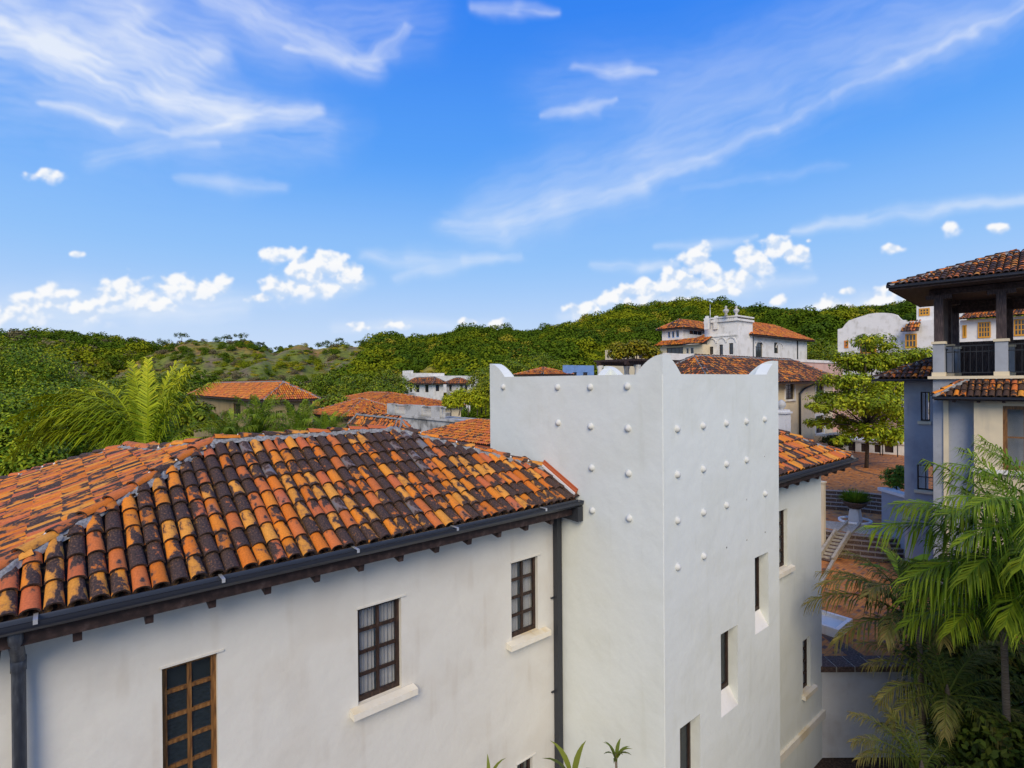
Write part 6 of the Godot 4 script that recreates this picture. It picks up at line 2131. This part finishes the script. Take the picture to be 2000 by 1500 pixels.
# ------------------------------------------------------------------ all the planting
func build_plants():
	var R := cam_basis.x
	# left garden trees
	var g1 := Vector3(0.06, 0.13, 0.008)
	var g2 := Vector3(0.31, 0.38, 0.018)
	var n := 0
	var spots := [
		["broad_tree", "tall bright green tree at the edge of the garden beyond the coconut palm", 40, 735, 42.0, [[20, 715, 42, 3.6, 2.2], [85, 730, 41, 2.8, 1.9], [-40, 740, 43, 3.4, 2.4], [60, 775, 40, 3.0, 1.8]]],
		["broad_tree", "dense rounded tree beside the coconut palm", 120, 850, 31.0, [[95, 795, 31, 2.5, 1.3], [150, 775, 32, 1.7, 1.0], [60, 840, 30.5, 2.2, 1.5], [125, 850, 30, 1.9, 1.6]]],
		["broad_tree", "dark leafy tree rising just past the left roof slope", 10, 900, 24.0, [[-20, 830, 25, 2.0, 1.5], [25, 870, 24, 1.7, 1.4], [55, 905, 23.5, 1.3, 1.1], [-40, 900, 24, 1.6, 1.4]]]]
	for s in spots:
		var cr := []
		for c in s[5]: cr.append([dep(c[0], c[1], c[2]), Vector3(c[3], c[4], c[3])])
		var b := dep(s[2], s[3], s[4])
		tree(s[0], s[1], Vector3(b.x, 0, b.z), cr, 30000, 0.18, g1, g2, 300 + n, "", 0.34)
		n += 1
	# coconut palm behind the roof
	var coco := {"name": "coco", "pairs": 84, "ll": 0.27, "lw": 0.0115, "hang": 0.9, "col": Vector3(0.17, 0.26, 0.012), "tip": Vector3(0.44, 0.46, 0.02), "trunk": 0.15}
	var cc := dep(288, 912, 17.5)
	palm("coconut_palm", "coconut palm with long yellow-green fronds rising behind the tiled roof", Vector3(cc.x + 0.3, 0, cc.z), cc,
		[[95, 1.5, 0.3, 3.6], [60, 1.42, 0.45, 3.7], [150, 1.42, 0.6, 3.8], [10, 1.4, 0.6, 3.5], [170, 1.3, 1.1, 4.0], [180, 1.25, 1.6, 4.4], [186, 1.1, 1.7, 4.6], [176, 1.0, 1.8, 4.8], [183, 0.85, 1.5, 4.2], [174, 0.7, 1.2, 4.0], [168, 1.2, 1.2, 4.2], [192, 1.3, 1.3, 3.9], [200, 1.05, 1.6, 4.0], [30, 1.3, 0.9, 3.6], [130, 1.35, 0.8, 3.8], [-8, 0.95, 1.6, 2.6], [100, 1.0, 1.3, 3.4], [75, 1.35, 0.55, 3.6], [55, 1.0, 1.3, 3.0], [160, 1.15, 1.3, 4.4], [190, 0.9, 1.9, 4.2]], coco)
	# smaller palms in front of the hip-roofed house
	var fan := {"name": "fan", "pairs": 60, "ll": 0.36, "lw": 0.0125, "hang": 1.15, "col": Vector3(0.10, 0.19, 0.014), "tip": Vector3(0.24, 0.32, 0.02), "trunk": 0.12}
	for q in [[440, 878, 23.0, 1.7, 0.1, "bushy garden palm next to the coconut palm, before the ochre wall"], [505, 858, 25.0, 2.05, 0.5, "tallest of the bushy garden palms before the hip-roofed house"], [585, 864, 24.0, 1.9, 0.9, "dark bushy garden palm below the right eave of the hip roof"], [640, 874, 23.0, 1.5, 1.3, "lowest bushy garden palm, before the low orange roof"]]:
		var c := dep(q[0], q[1], q[2])
		var fr := []
		for k in 24: fr.append([k * 51.0 + q[4] * 60.0, [1.4, 1.1, 0.8, 0.5][k % 4], [0.8, 1.2, 1.4, 1.5][k % 4], q[3] * [1.15, 1.1, 1.0, 0.9][k % 4]])
		palm("garden_palm", q[5], Vector3(c.x, 0, c.z), c, fr, fan, "garden palms behind the roof ridge")
	# palms of the courtyard
	var areca := {"name": "areca", "pairs": 62, "ll": 0.38, "lw": 0.0125, "hang": 1.0, "col": Vector3(0.05, 0.13, 0.010), "tip": Vector3(0.19, 0.26, 0.018), "trunk": 0.065}
	var dull := {"name": "dull", "pairs": 52, "ll": 0.29, "lw": 0.0125, "hang": 0.95, "col": Vector3(0.08, 0.125, 0.022), "tip": Vector3(0.24, 0.20, 0.06), "trunk": 0.06}
	var crowns := [
		["tall lush green palm with long drooping leaflets before the blue house", 2050, 1120, 10.5, areca, [[178, 0.85, 1.0, 3.1], [165, 0.6, 0.9, 3.3], [195, 1.0, 1.3, 3.0], [150, 1.15, 0.8, 2.8], [120, 1.3, 0.7, 2.7], [186, 0.35, 0.9, 3.0], [175, 0.15, 0.9, 2.8], [40, 1.1, 0.9, 2.4], [215, 0.8, 1.4, 2.5], [240, 0.7, 1.5, 2.3], [270, 0.8, 1.4, 2.2], [90, 1.1, 1.0, 2.6], [10, 0.9, 1.2, 2.3], [172, 1.05, 0.7, 2.5], [200, 0.6, 1.3, 2.6], [225, 0.3, 1.2, 2.2], [205, 0.05, 1.0, 2.0], [140, 0.8, 1.0, 2.6], [255, 0.3, 1.3, 1.9]]],
		["bright palm frond crown reaching in beside the cream bay window", 2062, 1030, 9.0, areca, [[180, 0.55, 0.7, 1.9], [165, 0.95, 0.9, 1.9], [195, 0.7, 1.1, 1.9], [120, 1.2, 0.7, 1.8], [150, 1.2, 0.7, 1.7], [220, 0.5, 1.3, 1.8], [60, 1.0, 0.9, 1.8], [0, 0.8, 1.0, 1.8], [300, 0.7, 1.2, 1.6], [185, 0.2, 0.9, 1.7]]],
		["lush palm leaning low beneath the tall one by the courtyard shrubs", 1960, 1215, 11.0, areca, [[185, 0.8, 1.2, 2.2], [165, 1.0, 1.0, 2.2], [205, 0.6, 1.3, 2.0], [140, 1.2, 0.8, 2.0], [230, 0.8, 1.4, 2.0], [175, 0.4, 1.1, 2.1], [20, 1.0, 1.1, 2.0], [60, 1.2, 0.9, 2.0], [350, 0.8, 1.3, 2.0], [270, 0.6, 1.4, 1.8], [315, 0.5, 1.4, 1.8], [100, 1.2, 0.8, 2.0]]],
		["slender palm whose arching fronds brush the end of the side wing", 1795, 1225, 12.5, dull, [[180, 1.0, 1.5, 2.7], [168, 0.7, 1.4, 2.6], [195, 1.2, 1.7, 2.4], [140, 1.2, 1.0, 2.2], [90, 1.3, 0.8, 2.1], [40, 1.1, 1.3, 2.2], [10, 0.9, 1.5, 2.3], [215, 0.8, 1.7, 2.1], [250, 0.9, 1.7, 2.0], [300, 0.8, 1.7, 2.0], [330, 1.0, 1.5, 2.0], [185, 0.4, 1.5, 2.2], [155, 0.95, 1.2, 2.4], [70, 0.8, 1.4, 2.0]]],
		["low palm with brownish drooping fronds against the courtyard wall", 1850, 1360, 12.0, dull, [[185, 0.6, 1.5, 1.9], [160, 1.0, 1.3, 2.1], [200, 0.4, 1.5, 1.8], [130, 1.1, 1.1, 2.0], [60, 1.1, 1.2, 2.1], [20, 0.9, 1.5, 2.1], [350, 0.7, 1.7, 2.0], [230, 0.6, 1.8, 1.7], [270, 0.5, 1.8, 1.7], [310, 0.5, 1.7, 1.8], [90, 1.3, 0.9, 1.9], [175, 0.9, 1.5, 1.9], [5, 1.1, 1.3, 2.0]]],
		["young palm spreading low over the courtyard soil", 1800, 1510, 11.0, dull, [[185, 0.8, 1.4, 1.5], [150, 1.1, 1.2, 1.6], [110, 1.2, 1.0, 1.5], [60, 1.1, 1.2, 1.5], [20, 0.8, 1.4, 1.6], [220, 0.7, 1.5, 1.4], [320, 0.7, 1.5, 1.4], [80, 0.7, 1.5, 1.5], [170, 0.9, 1.2, 1.6]]]]
	for q in crowns:
		var c := dep(q[1], q[2], q[3])
		palm("courtyard_palm", q[0], Vector3(c.x + 0.15, 0, c.z + 0.1), c, q[5], q[4])
	# broad banana-like leaves among the palms
	var bl := dep(1775, 1110, 15.0)
	blade_plant("banana_plant", "banana plant with broad bright leaves between the palms and the blue wall", Vector3(bl.x, 2.5, bl.z), bl.y - 2.5 + 0.6, 6, 1.5, 0.42, 41, "", Vector3(0.12, 0.22, 0.02))
	# dark shrubs added to stand in for the dark void behind the palms
	for q in [[1900, 1400, 13.0, 1.5, "added dark leafy shrub against the courtyard wall behind the low brownish palm"], [1985, 1380, 13.0, 1.6, "added dark leafy shrub against the courtyard wall under the tall lush palm"], [1960, 1480, 11.0, 1.2, "added low dark shrub on the courtyard soil beside the young palm"], [1880, 1260, 14.5, 1.5, "added dark shrub over the wall coping behind the slender palm"], [1985, 1270, 14.0, 1.7, "added dark shrub over the wall coping behind the tall lush palm trunk"], [1930, 1150, 15.0, 1.4, "added dark shrub below the cream bay window behind the palm fronds"]]:
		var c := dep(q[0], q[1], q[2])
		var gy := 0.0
		tree("court_shrub", q[4], Vector3(c.x, gy, c.z), [[c, Vector3(q[3], q[3] * 0.8, q[3])]], 3800, 0.16, Vector3(0.03, 0.055, 0.008), Vector3(0.09, 0.12, 0.014), 500 + int(q[0]), "added shrubs behind the courtyard palms", 0.25, "shrub")
	# shrub on the blue planter wall
	var ps := dep(1748, 932, 25.0)
	tree("planter_shrub", "rounded green shrub growing behind the blue planter wall coping", Vector3(ps.x, 4.9, ps.z), [[ps, Vector3(0.55, 0.5, 0.55)], [ps + Vector3(0.1, 0.35, 0.3), Vector3(0.4, 0.35, 0.4)]], 2600, 0.11, Vector3(0.10, 0.18, 0.014), Vector3(0.22, 0.28, 0.025), 61, "", 0.3, "shrub")
	# plants poking up at the foot of the tower
	for q in [[1118, 1465, 8.3, 5, 0.62, 0.10, "leafy plant with upright blades at the foot of the tower", 71], [955, 1488, 8.0, 5, 0.4, 0.06, "small blade plant at the foot of the house wall", 72], [1203, 1452, 8.2, 9, 0.30, 0.06, "slim branching plant tip before the tower wall", 73]]:
		var top := dep(q[0], q[1], q[2])
		blade_plant("upright_plant", q[6], Vector3(top.x, 0, top.z), top.y, q[3], q[4], q[5], q[7], "", Vector3(0.13, 0.17, 0.03))
	# spreading layered tree by the plaza
	var tb := on_y(1692, 884, 4.2)
	var td := 38.0
	var base := dep(1692, 884, td)
	var lay := []
	for q in [[1700, 672, 1.6, 0.5], [1735, 700, 2.4, 0.55], [1680, 715, 2.2, 0.5], [1770, 725, 2.0, 0.5], [1650, 745, 1.8, 0.4], [1720, 755, 2.8, 0.6], [1625, 775, 1.5, 0.35], [1690, 790, 2.6, 0.55], [1750, 800, 2.2, 0.6], [1610, 800, 1.0, 0.28], [1640, 830, 1.4, 0.4], [1720, 838, 2.2, 0.5], [1675, 700, 1.3, 0.4], [1655, 862, 0.9, 0.25], [1605, 820, 0.9, 0.22], [1600, 785, 0.8, 0.2], [1790, 690, 1.4, 0.4], [1640, 700, 1.0, 0.3], [1795, 760, 1.5, 0.5], [1680, 655, 0.7, 0.3], [1760, 850, 1.4, 0.4]]:
		lay.append([dep(q[0] - (q[1] - 760) * 0.1, q[1] + rng.randf_range(-8, 8), td + rng.randf_range(-1.8, 1.8)), Vector3(q[2], q[3] * 1.25, q[2])])
	tree("spreading_tree", "spreading tree with flat leafy layers standing on the brick plaza", Vector3(base.x, 4.2, base.z), lay, 34000, 0.22, Vector3(0.15, 0.215, 0.010), Vector3(0.36, 0.40, 0.020), 81, "", 0.26)
	var rs := on_y(1632, 878, 4.2)
	tree("round_shrub", "clipped round dark shrub at the edge of the brick plaza", Vector3(rs.x, 4.2, rs.z), [[dep(1632, 862, 43.0), Vector3(1.0, 0.6, 1.0)]], 1800, 0.2, Vector3(0.04, 0.06, 0.01), Vector3(0.08, 0.10, 0.012), 82, "", 0.3, "shrub")
	var yt := dep(1235, 690, 58.0)
	tree("yellow_tree", "yellow-green tree above the pergola behind the tower", Vector3(yt.x, 4.2, yt.z), [[dep(1215, 686, 58.0), Vector3(1.5, 0.8, 1.5)], [dep(1245, 677, 58.0), Vector3(1.5, 0.9, 1.5)], [dep(1272, 688, 58.0), Vector3(1.3, 0.7, 1.3)]], 4200, 0.32, Vector3(0.16, 0.17, 0.012), Vector3(0.30, 0.24, 0.015), 83, "", 0.3)
	# hedge of shrubs on the terrace
	var k := 0
	for q in [[880, 782, 44.3, 0.75, "yellow-green terrace shrub next to the balustrade end"], [896, 776, 44.5, 0.85, "second yellow-green terrace shrub from the balustrade end"], [914, 774, 44.6, 0.95, "tallest yellow-green shrub of the terrace hedge"], [932, 778, 44.4, 0.85, "yellow-green terrace shrub nearest the tower"], [948, 765, 45.5, 1.2, "darker rounded shrub between the terrace hedge and the tower"], [940, 748, 47.0, 1.2, "darker tall shrub rising behind the terrace hedge"]]:
		var c := dep(q[0], q[1], q[2])
		var lit := Vector3(0.26, 0.31, 0.012) if k < 4 else Vector3(0.11, 0.15, 0.012)
		tree("terrace_shrub", q[4], Vector3(c.x, dep(900, 812, 43.5).y, c.z), [[c, Vector3(q[3], q[3] * 0.9, q[3])]], 2200, 0.17, lit, Vector3(0.38, 0.40, 0.015), 600 + k, "shrubs along the terrace", 0.3, "shrub")
		k += 1
	# garden trees among the houses and along the foot of the hill
	k = 0
	for q in [[560, 762, 80, 3.0, "leafy tree rising behind the orange hip roof"], [640, 752, 90, 3.4, "round tree just past the end of the orange hip roof"], [700, 755, 85, 3.0, "leafy tree above the long pale orange roof"], [760, 748, 95, 3.2, "leafy tree beside the terrace wall of the distant villa"], [745, 765, 80, 2.4, "small low tree between the long orange roof and the villa terrace"], [820, 745, 130, 3.6, "leafy tree standing behind the distant white villa"], [1000, 722, 95, 3.2, "leafy tree behind the left horn of the tower"], [960, 735, 90, 2.8, "leafy tree between the villa and the tower horn"], [1060, 712, 110, 3.5, "leafy tree behind the pink-roofed row house"], [1600, 690, 95, 3.4, "leafy tree at the right end of the white mansion"], [1620, 700, 90, 3.0, "leafy tree between the mansion and the curved gable house"], [330, 752, 85, 3.2, "leafy tree behind the coconut palm tips"], [270, 745, 90, 3.4, "tall leafy tree behind the coconut palm crown"], [180, 760, 70, 3.2, "leafy tree between the broad tree and the coconut palm"], [230, 800, 55, 2.6, "low leafy tree behind the coconut palm fronds"], [350, 800, 52, 2.4, "leafy tree against the ochre house wall"], [655, 790, 66, 2.0, "small tree between the two orange tile roofs"]]:
		var c := dep(q[0], q[1], float(q[2]))
		var s: float = q[3]
		tree("garden_tree", q[4], Vector3(c.x, 0, c.z), [[c, Vector3(s, s * 0.7, s)], [c + Vector3(s * 0.6, -s * 0.3, s * 0.5), Vector3(s * 0.8, s * 0.6, s * 0.8)]], 3600, 0.36, Vector3(0.10, 0.165, 0.012), Vector3(0.24, 0.28, 0.018), 700 + k, "trees among the houses", 0.26)
		k += 1

# ------------------------------------------------------------------
func _ready():
	rng.seed = 20240
	cam_basis = Basis(Vector3.UP, deg_to_rad(-40.0)) * Basis(Vector3.RIGHT, deg_to_rad(-0.27)) * Basis(Vector3(0, 0, 1), deg_to_rad(-0.45))
	var cam := Camera3D.new()
	cam.name = "camera"
	cam.fov = rad_to_deg(2.0 * atan(750.0 / F))
	cam.near = 0.1
	cam.far = 4000.0
	add_child(cam)
	cam.transform = Transform3D(cam_basis, EYE)
	cam.current = true
	var env := Environment.new()
	env.background_mode = Environment.BG_SKY
	env.sky = make_sky()
	env.background_energy_multiplier = 0.48
	env.tonemap_mode = Environment.TONE_MAPPER_LINEAR
	env.tonemap_exposure = 2.05
	env.sdfgi_enabled = true
	env.ssao_enabled = true
	env.ssil_enabled = true
	var we := WorldEnvironment.new()
	we.name = "world_environment"
	we.environment = env
	add_child(we)
	# hazy afternoon sun behind the camera's left shoulder
	var sun := DirectionalLight3D.new()
	sun.name = "sun"
	sun.light_energy = 0.5
	sun.light_angular_distance = 35.0
	sun.light_color = Color(1.0, 0.93, 0.80)
	sun.shadow_enabled = true
	add_child(sun)
	var toward := Vector3(-0.67 * 0.82, 0.60, 0.74 * 0.82).normalized()
	sun.basis = Basis.looking_at(-toward, Vector3.UP)
	make_materials()
	make_tiles()
	build_court()
	build_hills()
	build_house()
	build_tower()
	build_wing()
	build_blue_house()
	build_house_behind()
	build_far_houses()
	build_plants()
